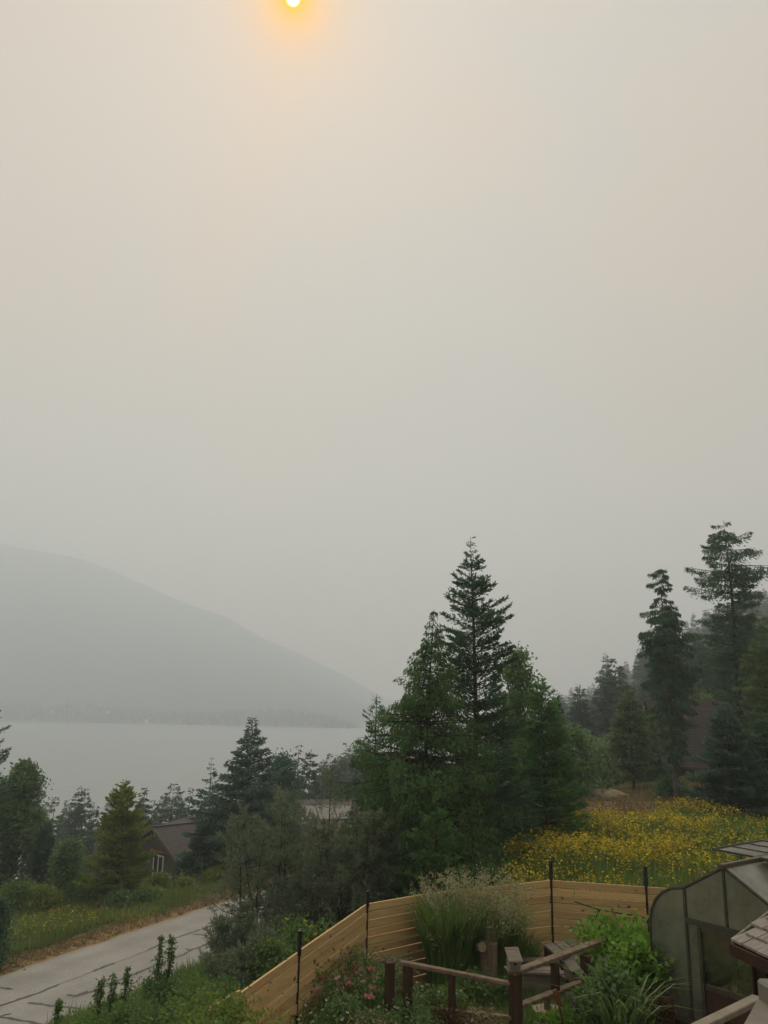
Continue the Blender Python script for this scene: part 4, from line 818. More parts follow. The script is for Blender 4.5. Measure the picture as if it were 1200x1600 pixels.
# ------------------------------------------------------------------ greenhouse
GW = Vector((0.603, -0.798, 0)); GV = Vector((0.798, 0.603, 0)); G0 = Vector((5.217, 12.57, -4.62 + CZ))
def build_greenhouse():
    e = empty('greenhouse', G0, math.atan2(GW.y, GW.x))     # local x along the gable, local y along the ridge
    LEN, HR = 3.7, 2.33
    arc = [(0, HR), (-.675, 1.93)]
    c0 = (-.675, 1.93); 
    for q in (0.2, .4, .6, .8, 1.0):
        a = q * math.pi / 2; arc.append((-.72 - .61 * math.sin(a), 1.28 + .62 * math.cos(a) + .01 * (1 - q)))
    arc.append((-1.33, .12))
    mirror = [(-x, z) for x, z in arc]
    def bar(a, b, w=.036, h=.036, mat='gh_frame', name='frame_bar', par=e): return MB().beam(a, b, w, h).build(name, MAT[mat], par)
    # curved ribs at the gable ends and along the roof
    for yy in (0, LEN / 3, 2 * LEN / 3, LEN):
        for pr in (arc, mirror):
            MB().tube([(x, yy, z) for x, z in pr], .024, 5).build('rib', MAT['gh_frame'], e)
    bar((0, -.06, HR + .02), (0, LEN + .06, HR + .02), .075, .055, 'gh_ridge', 'ridge_cap')
    for sg in (-1, 1):
        bar((sg * .675, 0, 1.93), (sg * .675, LEN, 1.93), .04, .04); bar((sg * 1.33, 0, 1.2), (sg * 1.33, LEN, 1.2), .04, .04); bar((sg * 1.33, 0, .1), (sg * 1.33, LEN, .1), .05, .10, 'gh_ridge', 'sill')
        bar((sg * .675, -.01, .08), (sg * .675, -.01, 1.93)); bar((sg * .675, LEN, .08), (sg * .675, LEN, 1.93))
    bar((0, -.012, 1.47), (0, -.012, HR)); bar((-1.33, -.005, .06), (-.5, -.005, .06), .05, .07, 'gh_ridge', 'sill'); bar((.5, -.005, .06), (1.33, -.005, .06), .05, .07, 'gh_ridge', 'sill')
    bar((-.66, -.02, 1.47), (.66, -.02, 1.47), .05, .075, 'gh_frame', 'lintel'); bar((-1.3, LEN, 1.3), (1.3, LEN, 1.3))
    bar((-1.30, .03, .25), (-.50, .03, 1.35), .03, .03, 'gh_frame', 'brace')
    # gable panes
    def pane(pts, mat='poly', th=.006, nm='pane', par=e):
        pts = [Vector(p) for p in pts]; n = (pts[1] - pts[0]).cross(pts[2] - pts[0]).normalized() * th; k = len(pts)
        mb = MB(); mb.add(pts + [p + n for p in pts], [tuple(range(k))[::-1], tuple(range(k, 2 * k))] + [(i, (i + 1) % k, k + (i + 1) % k, k + i) for i in range(k)])
        return mb.build(nm, MAT[mat], par)
    for yy in (0.0, LEN):
        for sg in (-1, 1):
            pr = arc if sg < 0 else mirror
            pane([(sg * .675, yy, .1)] + [(x, yy, z - .01) for x, z in pr[::-1][:-1]])
            pane([(sg * .02, yy, 1.5), (sg * .655, yy, 1.5), (sg * .655, yy, 1.92), (sg * .02, yy, HR - .03)])
    for sg in (-1, 1): pane([(sg * .655, 0, .1), (sg * .655, 0, 1.43), (sg * .50, 0, 1.43), (sg * .50, 0, .1)])
    pane([(-.655, LEN, .1), (.655, LEN, .1), (.655, LEN, 1.43), (-.655, LEN, 1.43)])
    # roof and side sheets
    for j in range(3):
        y0, y1 = LEN * j / 3 + .03, LEN * (j + 1) / 3 - .03
        for pr, sg in ((arc, -1), (mirror, 1)):
            for i in range(len(pr) - 1):
                (xa, za), (xb, zb) = pr[i], pr[i + 1]
                if i == 0 and ((sg > 0 and j == 1) or (sg < 0 and j == 1)): continue      # open roof vents
                pane([(xa, y0, za), (xb, y0, zb), (xb, y1, zb), (xa, y1, za)], 'poly_roof' if i == 0 else 'poly')
    # propped vents hinged at the ridge
    for sg, up in ((1, .12), (-1, .17)):
        y0, y1 = LEN / 3 - .25, 2 * LEN / 3 + .1; v = empty('roof_vent', (0, 0, 0), 0, e)
        for k in range(3):
            a, b = y0 + (y1 - y0) * k / 3 + .015, y0 + (y1 - y0) * (k + 1) / 3 - .015
            pane([(sg * .06, a, HR + .05), (sg * .72, a, HR + .05 + up - .16), (sg * .72, b, HR + .05 + up - .16), (sg * .06, b, HR + .05)], 'poly_roof', .008, 'pane', v)
        for k in range(4):
            a = y0 + (y1 - y0) * k / 3; bar((sg * .06, a, HR + .05), (sg * .72, a, HR + .05 + up - .16), .03, .03, 'gh_frame', 'frame_bar', v)
        bar((sg * .73, y0, HR + .05 + up - .16), (sg * .73, y1, HR + .05 + up - .16), .035, .04, 'gh_frame', 'frame_bar', v)
        bar((sg * .66, (y0 + y1) / 2, 1.95), (sg * .72, (y0 + y1) / 2, HR + up - .12), .02, .02, 'gh_frame', 'prop', v)
    # door
    d = empty('door', (0, 0, 0), 0, e)
    for x in (-.44, .44): bar((x, -.035, .08), (x, -.035, 1.42), .07, .05, 'gh_frame', 'stile', d)
    for z in (.10, .62, 1.40): bar((-.40, -.036, z), (.40, -.036, z), .05, .07, 'gh_frame', 'rail', d)
    pane([(-.40, -.03, .66), (.40, -.03, .66), (.40, -.03, 1.36), (-.40, -.03, 1.36)], 'clear_pane', .005, 'pane', d)
    MB().box(-.40, .40, -.045, -.025, .14, .58).build('kick_panel', MAT['post_wood'], d)
    MB().box(-.41, -.37, -.10, -.06, .70, .84).build('handle', MAT['steel_black'], d)
    tag(e, 'rounded-eave greenhouse of cloudy sheets with open roof vents', 'greenhouse')
    # things inside
    def inside(x, y, z=0.05): return G0 + GW * x + GV * y + Vector((0, 0, z))
    for i, (x, y, H, rad, lab) in enumerate(((.25, .75, 1.15, .5, 'leafy tomato plant behind the greenhouse door'), (.7, 1.5, 1.25, .5, 'taller tomato plant deeper inside the greenhouse, right'), (-.55, 1.9, .9, .45, 'low leafy plant inside the greenhouse, left'), (.2, 2.7, 1.2, .5, 'leafy plant at the back of the greenhouse'))):
        place_tree('tomato_plant', broad_meshes(H, [(0, .25), (.4, .42), (.8, .3), (1, .1)], R(400 + i), nclump=34, nleaf=2200, L=.10, W=.06, rc=.16, base=.1, mat='vine', bark='weed', tr=.01), inside(x, y), lab, 'plant', 'plants in the greenhouse')
    s = empty('sack', inside(-1.02, .28, .05), .6)
    sb = MB(); n = 10
    for k, (rad, z) in enumerate(((.16, 0), (.19, .1), (.18, .28), (.15, .42), (.10, .47), (.12, .52))): sb.v += [(rad * (1 + .08 * math.sin(3 * a + k)) * math.cos(a), .75 * rad * math.sin(a), z) for a in [2 * math.pi * i / n for i in range(n)]]
    for k in range(5): sb.f += [(k * n + i, k * n + (i + 1) % n, (k + 1) * n + (i + 1) % n, (k + 1) * n + i) for i in range(n)]
    sb.f += [tuple(range(n))[::-1], tuple(range(5 * n, 6 * n))]; sb.build('bag', MAT['sack'], s, True); MB().tube([(.11 * math.cos(a), .085 * math.sin(a), .465) for a in np.linspace(0, 6.28, 12)], .012, 4).build('tie', MAT['wire'], s)
    tag(s, 'pale sack slumped inside the greenhouse corner', 'sack')
build_greenhouse()

# ------------------------------------------------------------------ post-and-rail round the vegetable plot
Z0 = CZ - 3.9
P1 = Vector((2.11, 12.92, Z0)); RE = Vector((4.90, 15.60, Z0)); LE = Vector((.40, 13.43, Z0))
def build_rails():
    e = empty('garden_rail', (P1.x, P1.y, T(P1.x, P1.y))); o0 = e.location
    def part(mb, nm, mat): o = mb.build(nm, MAT[mat], e); o.location = -o0; return bevel(o, .008)
    def post(x, y, top, w, nm='post', rot=.5, bot=None):
        c, s = math.cos(rot) * w / 2, math.sin(rot) * w / 2; q = [(x + c - s, y + s + c), (x - c - s, y - s + c), (x - c + s, y - s - c), (x + c + s, y + s - c)]
        g = T(x, y) - .3 if bot is None else bot
        return part(MB().hexa([(a, b, g) for a, b in q], [(a, b, top) for a, b in q]), nm, 'post_wood')
    d = (RE - P1).normalized()
    post(P1.x, P1.y, Z0 + .02, .155, rot=.75)
    q2 = P1.lerp(RE, .49); post(q2.x + .02, q2.y - .12, Z0 - .05, .17, rot=.75)
    q3 = P1.lerp(RE, .27); post(q3.x, q3.y, Z0 - .05, .11, 'baluster', .75, Z0 - .47)
    post(RE.x - .03, RE.y, Z0 - .05, .13, rot=.75)
    part(MB().beam(P1 + Vector((0, 0, .03)) - d * .10, RE + Vector((0, 0, .03)) + d * .1, .15, .055), 'top_rail', 'rail_wood')
    part(MB().beam(P1 + Vector((0, 0, -.44)), q2 + Vector((0, 0, -.47)), .13, .05), 'lower_rail', 'rail_wood')
    A = P1 + Vector((-.07, 0, -.13)); B = LE + Vector((0, 0, -.02)); part(MB().beam(A, B, .11, .055), 'top_rail', 'rail_wood')
    q = A.lerp(B, .52); post(q.x, q.y, q.z - .03, .09, rot=.3)
    post(B.x + .12, B.y - .02, B.z - .03, .13, rot=.3); post(B.x - .16, B.y + .05, B.z - .01, .13, rot=.3)
    part(MB().beam(P1 + Vector((-.06, 0, -.58)), LE + Vector((.45, -.1, -.62)), .08, .05), 'lower_rail', 'rail_wood')
    tag(e, 'weathered brown post-and-rail corner around the vegetable plot', 'railing')
    def birdhouse(loc, rz, s, lab):
        b = empty('birdhouse', loc, rz); b.scale = (s,) * 3
        MB().add([(-.09, -.09, 0), (.09, -.09, 0), (.09, .09, 0), (-.09, .09, 0), (-.09, -.09, .14), (.09, -.09, .14), (.09, .09, .24), (-.09, .09, .24)], [(3, 2, 1, 0), (0, 1, 5, 4), (1, 2, 6, 5), (2, 3, 7, 6), (3, 0, 4, 7), (4, 5, 6, 7)]).build('body', MAT['grey_wood'], b)
        MB().hexa([(-.12, -.14, .115), (.12, -.14, .115), (.12, .11, .26), (-.12, .11, .26)], [(-.12, -.14, .14), (.12, -.14, .14), (.12, .11, .285), (-.12, .11, .285)]).build('roof', MAT['grey_wood'], b)
        MB().tube([(0, -.085, .085), (0, -.094, .085)], .028, 10).build('entrance', MAT['dark_glass'], b); MB().tube([(0, -.09, .035), (0, -.15, .035)], .008, 6).build('perch', MAT['rail_wood'], b)
        MB().box(-.13, .13, -.13, .12, -.028, -.002).build('base', MAT['rail_wood'], b)
        tag(b, lab, 'birdhouse')
    birdhouse(P1 + Vector((-.02, 0, .085)), .15, .9, 'grey wooden birdhouse on top of the corner post')
    q = P1.lerp(RE, .36); birdhouse(Vector((q.x + .02, q.y - .16, Z0 - .26)), .5, .9, 'dark birdhouse hanging below the right-hand top rail')
build_rails()

def build_garden_objects():
    def log(parent, nm, x, y, z, rad, h, seed, tilt=(0, 0)):
        r = random.Random(seed); n = 12; mb = MB(); rs = [rad * r.uniform(.9, 1.1) for _ in range(n)]
        for k, (f, zz) in enumerate(((1.05, 0), (1, h * .3), (.98, h * .7), (1.0, h))): mb.v += [(f * rs[i] * math.cos(2 * math.pi * i / n) + tilt[0] * zz, f * rs[i] * math.sin(2 * math.pi * i / n) + tilt[1] * zz, zz) for i in range(n)]
        for k in range(3): mb.f += [(k * n + i, k * n + (i + 1) % n, (k + 1) * n + (i + 1) % n, (k + 1) * n + i) for i in range(n)]
        o = mb.build(nm, MAT['log_side'], parent); o.location = (x, y, z)
        c = MB(); c.v = [(v[0] * .97, v[1] * .97, v[2] + .002) for v in mb.v[3 * n:]]; c.f = [tuple(range(n))]; c.build('cut_face', MAT['log_end'], o)
        return o
    def single(nm, px, py, Y, rad, h, seed, lab, z=None):
        p = sight(px, py, Y); zz = T(p.x, p.y) - .03 if z is None else z; e = empty(nm, (p.x, p.y, zz)); log(e, 'log', 0, 0, 0, rad, h, seed); tag(e, lab, 'log'); return e
    g = T(2.06, 15.3)
    single('stump', 766, 1530, 15.3, .15, .46, 1, 'grey base stump carrying the stacked upright logs', None)
    single('log', 758, 1510, 15.32, .09, .40, 2, 'dark upright log leaning at left of the log stack', g + .42)
    single('log', 769, 1510, 15.25, .10, .38, 3, 'pale split log standing at the front of the stack', g + .42)
    single('log', 763, 1480, 15.35, .055, .32, 4, 'thin upright log at the top of the stack', g + .72)
    single('log', 772, 1480, 15.38, .06, .20, 5, 'short log behind the thin one in the stack', g + .74)
    p = sight(752, 1480, 15.2); e = empty('log_slice', (p.x, p.y, p.z), .35); e.rotation_euler = (math.radians(72), math.radians(25), .25)
    log(e, 'log', 0, 0, -.03, .085, .07, 8); tag(e, 'pale round log slice leaning on the log stack', 'log')
    single('stump', 856, 1590, 13.6, .25, .26, 6, 'wide low chopping stump under the right-hand rail')
    p = sight(856, 1590, 13.6); single('log', 855, 1575, 13.6, .055, .20, 7, 'short wood block standing on the chopping stump', T(p.x, p.y) + .23)
    # raised beds of grey boards
    for px0, px1, Y, hgt, lab in ((816, 880, 15.0, .40, 'grey board planter box behind the right rail'), (690, 752, 15.6, .34, 'grey board planter box left of the stacked logs')):
        a, b = sight(px0, 1520, Y), sight(px1, 1520, Y); g = T((a.x + b.x) / 2, Y) - .05; e = empty('planter_box', ((a.x + b.x) / 2, Y, g), -.06); w = b.x - a.x; dpt = .7
        for k in range(3):
            z0, z1 = k * hgt / 3 + .004, (k + 1) * hgt / 3
            for y in (0, dpt): MB().box(-w / 2, w / 2, y - .02, y + .02, z0, z1).build('board', MAT['grey_wood'], e)
            for x in (-w / 2 + .02, w / 2 - .02): MB().box(x - .019, x + .019, .021, dpt - .021, z0, z1).build('board', MAT['grey_wood'], e)
        MB().box(-w / 2 - .03, w / 2 + .03, -.08, .10, hgt + .003, hgt + .035).build('cap_board', MAT['grey_wood'], e); MB().box(-w / 2 - .03, w / 2 + .03, dpt - .10, dpt + .08, hgt + .003, hgt + .035).build('cap_board', MAT['grey_wood'], e)
        MB().box(-w / 2 + .045, w / 2 - .045, .022, dpt - .022, 0, hgt - .05).build('soil', MAT['mound'], e)
        tag(e, lab, 'planter')
    # cold frame by the right post
    p = sight(893, 1490, 15.9); e = empty('cold_frame', (p.x, p.y, T(p.x, p.y) - .03), .55)
    MB().hexa([(-.4, -.3, 0), (.4, -.3, 0), (.4, .3, 0), (-.4, .3, 0)], [(-.4, -.3, .42), (.4, -.3, .42), (.4, .3, .60), (-.4, .3, .60)]).build('box', MAT['post_wood'], e)
    for k in range(3):
        x = -.4 + .27 * k; MB().hexa([(x + .01, -.32, .425), (x + .25, -.32, .425), (x + .25, .32, .615), (x + .01, .32, .615)], [(x + .01, -.32, .45), (x + .25, -.32, .45), (x + .25, .32, .64), (x + .01, .32, .64)]).build('lid_board', MAT['grey_wood'], e)
    tag(e, 'dark wooden cold frame against the fence behind the vine', 'planter')
    # driftwood and rusty stake
    p = sight(890, 1575, 13.4); g = T(p.x, p.y); e = empty('driftwood', (p.x, p.y, g))
    MB().tube([(-.02, 0, -.05), (.06, 0, .14), (.10, .02, .30), (.06, .02, .44), (-.02, 0, .50)], [.035, .04, .045, .035, .02], 7).build('stem', MAT['bark_grey'], e, True); MB().tube([(.08, 0, .18), (.14, .03, .24), (.19, .03, .26)], [.025, .018, .008], 6).build('twig', MAT['bark_grey'], e, True)
    tag(e, 'curled grey driftwood beside the right post', 'driftwood')
    p = sight(874, 1560, 13.0); g = T(p.x, p.y); e = empty('garden_tool', (p.x, p.y, g), .3)
    MB().tube([(.06, 0, -.05), (.04, 0, .25), (-.02, 0, .5)], [.014, .014, .016], 6).build('handle', MAT['post_wood'], e, True); MB().hexa([(-.01, -.015, .44), (.05, -.015, .44), (.05, .015, .44), (-.01, .015, .44)], [(-.11, -.02, .66), (-.05, -.02, .68), (-.05, .02, .68), (-.11, .02, .66)]).build('blade', MAT['rust'], e)
    tag(e, 'rusty bladed garden tool stuck upright by the right post', 'tool')
    p = sight(545, 1600, 12.6); e = empty('stone', (p.x, p.y, T(p.x, p.y) + .04)); r = random.Random(3); mb = MB(); n = 10
    for k, (f, z) in enumerate(((.9, -.1), (1.05, .12), (.85, .26), (.4, .33))): mb.v += [(f * .24 * r.uniform(.85, 1.15) * math.cos(2 * math.pi * i / n), f * .19 * r.uniform(.85, 1.15) * math.sin(2 * math.pi * i / n), z) for i in range(n)]
    for k in range(3): mb.f += [(k * n + i, k * n + (i + 1) % n, (k + 1) * n + (i + 1) % n, (k + 1) * n + i) for i in range(n)]
    mb.f.append(tuple(range(3 * n, 4 * n))); mb.build('rock', MAT['stone'], e, True); tag(e, 'pale rounded stone among the flowers at the bottom edge', 'stone')
    # wire trellis before the fence
    e = empty('wire_trellis', (4.2, 16.1, T(4.2, 16.1))); W_ = lambda px, py: sight(px, py, 16.1) - e.location
    for a in ([(898, 1409), (935, 1421), (992, 1431), (1013, 1435)], [(935, 1421), (923, 1464), (921, 1480)], [(935, 1421), (947, 1446), (958, 1480)], [(992, 1431), (988, 1447), (984, 1470)], [(992, 1431), (999, 1449), (1004, 1470)], [(900, 1444), (930, 1451), (960, 1458)]):
        MB().tube([W_(*p) for p in a], .011, 4).build('wire', MAT['wire'], e)
    tag(e, 'thin wire plant trellis standing before the cedar fence', 'trellis')
    # pile of cut branches behind the greenhouse
    p = sight(1180, 1330, 21.5); e = empty('brush_pile', (p.x, p.y, T(p.x, p.y))); r = random.Random(12)
    for k in range(46):
        a = r.uniform(0, 6.28); l = r.uniform(.5, 1.3); c = Vector((r.gauss(0, .6), r.gauss(0, .35), r.uniform(.1, .95) * math.exp(-k * .0))); d = Vector((math.cos(a), math.sin(a) * .6, r.gauss(.1, .3))).normalized()
        MB().tube([c - d * l / 2, c + Vector((r.gauss(0, .05), 0, r.gauss(0, .05))), c + d * l / 2], [r.uniform(.015, .035), .02, .006], 5).build('stick', MAT['bark_grey'], e, True)
    tag(e, 'heap of grey cut branches behind the greenhouse', 'brush pile')
build_garden_objects()

# ------------------------------------------------------------------ shingled hut and deck rail, lower right
def build_hut():
    E0 = sight(1146, 1473, 8.5); e = empty('hut', (E0.x, E0.y, T(E0.x + .6, E0.y - .5)), math.radians(-78)); zb = e.location.z
    # local x runs along the eave toward the balcony, local y up the roof
    ze = E0.z - zb; Lx, Wy, rise = 1.7, 1.5, .40
    MB().add([(.10, .12, 0), (Lx - .1, .12, 0), (Lx - .1, Wy - .12, 0), (.10, Wy - .12, 0), (.10, .12, ze - .03), (Lx - .1, .12, ze - .03), (Lx - .1, Wy - .12, ze - .03), (.10, Wy - .12, ze - .03), (.10, Wy / 2, ze + rise * .78), (Lx - .1, Wy / 2, ze + rise * .78)],
             [(0, 1, 5, 4), (2, 3, 7, 6), (1, 2, 6, 9, 5), (3, 0, 4, 8, 7), (4, 5, 9, 8), (6, 7, 8, 9)]).build('wall', MAT['hut_wall'], e)
    for k in range(9): MB().box(.12 + k * .185, .15 + k * .185, .09, .118, .02, ze - .06).build('batten', MAT['hut_wall'], e)
    rf = empty('roof', (0, 0, 0), 0, e)
    for sg in (0, 1):
        Y = (lambda y: y) if not sg else (lambda y: Wy - y)
        a = [(0, Y(0), ze - .02), (Lx, Y(0), ze - .02), (Lx, Wy / 2, ze + rise - .02), (0, Wy / 2, ze + rise - .02)]; a = a if not sg else a[::-1]
        MB().hexa([(p[0], p[1], p[2] - .03) for p in a], a).build('deck', MAT['post_wood'], rf)
    rows, cols = 6, 9; cw, rh = Lx / cols, (Wy / 2) / rows; rr = random.Random(6); sl = rise / (Wy / 2)
    sm = [MB().hexa([(0, -.02, .0), (cw * f, -.02, .0), (cw * f, rh * 1.25, sl * rh * 1.25 - .012), (0, rh * 1.25, sl * rh * 1.25 - .012)], [(0, -.02, .022), (cw * f, -.02, .022), (cw * f, rh * 1.25, sl * rh * 1.25 + .0), (0, rh * 1.25, sl * rh * 1.25 + .0)]).mesh('shingle', MAT['shingle']) for f in (.94, .97, .90)]
    for sg in (0, 1):
        for r in range(rows):
            for c in range(cols):
                o = link(bpy.data.objects.new('shingle', sm[rr.randrange(3)]), rf)
                y = r * rh + rr.uniform(-.008, .008); x = c * cw + (.35 * cw if r % 2 else 0) - (.1 * cw)
                if sg: o.location = (x + cw, Wy - y, ze + .006 + sl * r * rh + .008); o.rotation_euler = (0, 0, math.pi)
                else: o.location = (x, y, ze + .006 + sl * r * rh + .008)
    for k in range(6): MB().add([(k * .29 - .03, Wy / 2 - .11, ze + rise - .005), (k * .29 + .27, Wy / 2 - .11, ze + rise - .005), (k * .29 + .27, Wy / 2 + .11, ze + rise - .005), (k * .29 - .03, Wy / 2 + .11, ze + rise - .005), (k * .29 - .03, Wy / 2, ze + rise + .07), (k * .29 + .27, Wy / 2, ze + rise + .06)], [(0, 1, 5, 4), (2, 3, 4, 5), (1, 2, 5), (3, 0, 4), (3, 2, 1, 0)]).build('ridge_shingle', MAT['shingle'], rf)
    for x in (-.035,): MB().hexa([(x, .0, ze - .09), (x + .03, .0, ze - .09), (x + .03, Wy / 2, ze + rise - .09), (x, Wy / 2, ze + rise - .09)], [(x, .0, ze + .03), (x + .03, .0, ze + .03), (x + .03, Wy / 2, ze + rise + .03), (x, Wy / 2, ze + rise + .03)]).build('bargeboard', MAT['grey_wood'], rf)
    MB().box(0, Lx, -.05, -.022, ze - .11, ze - .005).build('fascia', MAT['hut_wall'], rf)
    tag(e, 'dark red hut with weathered shingle roof beside the greenhouse', 'hut')
def build_deck_rail():
    e = empty('deck_railing', (1.9, 5.2, 0)); o0 = e.location
    def part(mb, nm, mat, bv=.006): o = mb.build(nm, MAT[mat], e); o.location = -o0; return bevel(o, bv)
    a, b = sight(1096, 1604, 6.0), sight(1184, 1558, 6.55); b.z = a.z; d = (b - a).normalized()
    part(MB().beam(a - d * 1.6, b, .085, .045), 'handrail', 'deck_wood'); part(MB().beam(a - d * 1.6 + Vector((.10, -.05, -.10)), b + Vector((.10, -.05, -.10)), .04, .09), 'lower_rail', 'deck_wood')
    for q in (-1.5, -.4, .35): p = a + d * q; part(MB().box(p.x - .04, p.x + .04, p.y - .04, p.y + .04, T(p.x, p.y) - .2, a.z - .025), 'post', 'post_wood')
    tag(e, 'pale wooden stair handrail at the lower right corner', 'railing')
    e = empty('balcony_railing', (1.7, 4.0, 0)); o0 = e.location
    z = CZ - 1.36
    def lev(px, py, zz):
        p, q = sight(px, py, 3), sight(px, py, 6); return p.lerp(q, (zz - p.z) / (q.z - p.z))
    f0, n0 = lev(1190, 1548, z), lev(1161, 1600, z); dd = (f0 - n0).normalized(); nn = Vector((dd.y, -dd.x, 0)); n1 = n0 - dd * 1.6
    def slab(p, q, w, h): return MB().hexa([p - Vector((0, 0, h)), p + nn * w - Vector((0, 0, h)), q + nn * w - Vector((0, 0, h)), q - Vector((0, 0, h))], [p, p + nn * w, q + nn * w, q])
    part(slab(n1, f0, .20, .04), 'cap_board', 'deck_cap')
    for q in (.05, 1.0): p = f0 - dd * q + nn * .1; part(MB().box(p.x - .05, p.x + .05, p.y - .05, p.y + .05, -.3, z - .041), 'post', 'post_wood')
    p = lev(1197, 1533, z + .09) + nn * .04; part(MB().box(p.x - .06, p.x + .07, p.y - .05, p.y + .07, z - .35, z + .09), 'newel_post', 'deck_cap', .012)
    part(slab(n1 + Vector((0, 0, -.5)), f0 + Vector((0, 0, -.5)), .05, .09), 'lower_rail', 'deck_wood')
    tag(e, 'wide grey balcony railing cap cut by the lower right corner', 'railing')
build_hut(); build_deck_rail()

# ------------------------------------------------------------------ garden plants
def clump(name, px, Y, H, lab, n=700, spread=.5, bl=1.0, W=.022, mat='weed', plume=None, np_=120, seed=0, arch=.6, x=None, pl=.35, group=None, top=None):
    """tufted grass or blade plant: arching leaf blades and, if any, feathery plumes"""
    p = sight(px, 1500, Y); g = T(p.x, p.y); e = empty(name, (p.x, p.y, g)); r = R(seed)
    def strips(n, hh, W, mat, nm, arch, spread):
        seg = 5; a = r.uniform(0, 6.28, n); rb = spread * np.sqrt(r.random(n)) * .5; B = np.stack([rb * np.cos(a), rb * np.sin(a), 0 * a], -1); a2 = a + r.normal(size=n) * .7; h = hh * r.uniform(.55, 1.05, n); out_ = arch * h * r.uniform(.15, 1.0, n) * .7
        t = np.linspace(0, 1, seg); dirv = np.stack([np.cos(a2), np.sin(a2), 0 * a2], -1); sd = np.stack([-np.sin(a2), np.cos(a2), 0 * a2], -1)
        Pp = B[:, None] + dirv[:, None] * (out_[:, None] * t ** 2)[..., None] + np.array([0, 0, 1.0]) * (h[:, None] * (t - .35 * arch * t ** 3))[..., None]
        w = W * r.uniform(.6, 1.3, n)[:, None] * np.array([.6, 1, .9, .6, .08]); Lf = Pp + sd[:, None] * w[..., None] / 2; Rt = Pp - sd[:, None] * w[..., None] / 2
        V = np.stack([Lf, Rt], 2).reshape(n, -1, 3); st = seg * 2; f = np.array([(2 * k, 2 * k + 1, 2 * k + 3, 2 * k + 2) for k in range(seg - 1)]); F = (np.arange(n)[:, None, None] * st + f[None]).reshape(-1, 4)
        link(bpy.data.objects.new(nm, np_mesh(nm, V.reshape(-1, 3), F, (MAT[mat],))), e); return Pp[:, -1], Pp[:, -1] - Pp[:, -2]
    strips(n, H * bl, W, mat, 'blades', arch, spread)
    if plume:
        tips, dr = strips(np_, H, .008, mat, 'stalks', arch * .6, spread); lv = Leaves(); m = 26
        for k in range(len(tips)):
            q = r.random(m); base = tips[k] - unit(dr[k][None])[0] * (q * pl)[:, None] + r.normal(size=(m, 3)) * pl * .13; base[:, 2] -= .06 * (1 - q)
            lv.add(base, r.normal(size=(m, 3)) * .8 + np.array([dr[k][0] * 3, dr[k][1] * 3, -.5]), .075 * r.uniform(.5, 1.3, m), .022, r, flat=.2)
        link(bpy.data.objects.new('plumes', lv.mesh('plumes', MAT[plume])), e)
    return tag(e, lab, 'plant', group)
def herb(name, px, py, Y, lab, prof, nclump, nleaf, L, W, rc, mat, seed, flowers=None, nf=0, fs=.05, group=None, cat='plant', stems=5, spread=.12, ftop=.7, base=.05, fclus=1):
    P, H = stand(px, py, Y); r = R(seed); m = broad_meshes(H, prof, r, nclump=nclump, nleaf=nleaf, L=L, W=W, rc=rc, base=base, mat=mat, bark='weed_dark', stems=stems, spread=spread, tr=.008)
    e = empty(name, P); link(bpy.data.objects.new('stems', m[1]), e); link(bpy.data.objects.new('foliage', m[0]), e)
    if flowers:
        pt = [p[0] for p in prof]; pr = [p[1] for p in prof]; mesh = None
        for k in range(nf):
            t = ftop + (1.02 - ftop) * r.random(); rad = np.interp(t, pt, pr) * H * math.sqrt(r.random()) * 1.05; a = r.uniform(0, 6.28); c = np.array([rad * math.cos(a), rad * math.sin(a) - .02, t * H])
            fm = flowers[k % len(flowers)]; lv = Leaves(); n = 14
            ph = r.normal(size=(n, 3)); ph[:, 2] = np.abs(ph[:, 2]) * .7; lv.add(c + unit(ph) * fs * .35 * 0, ph + np.array([0, -.25, .2]), fs * r.uniform(.7, 1.1, n), fs * .6, r, flat=.1)
            link(bpy.data.objects.new('blossom', lv.mesh('blossom', MAT[fm])), e)
    return tag(e, lab, cat, group)
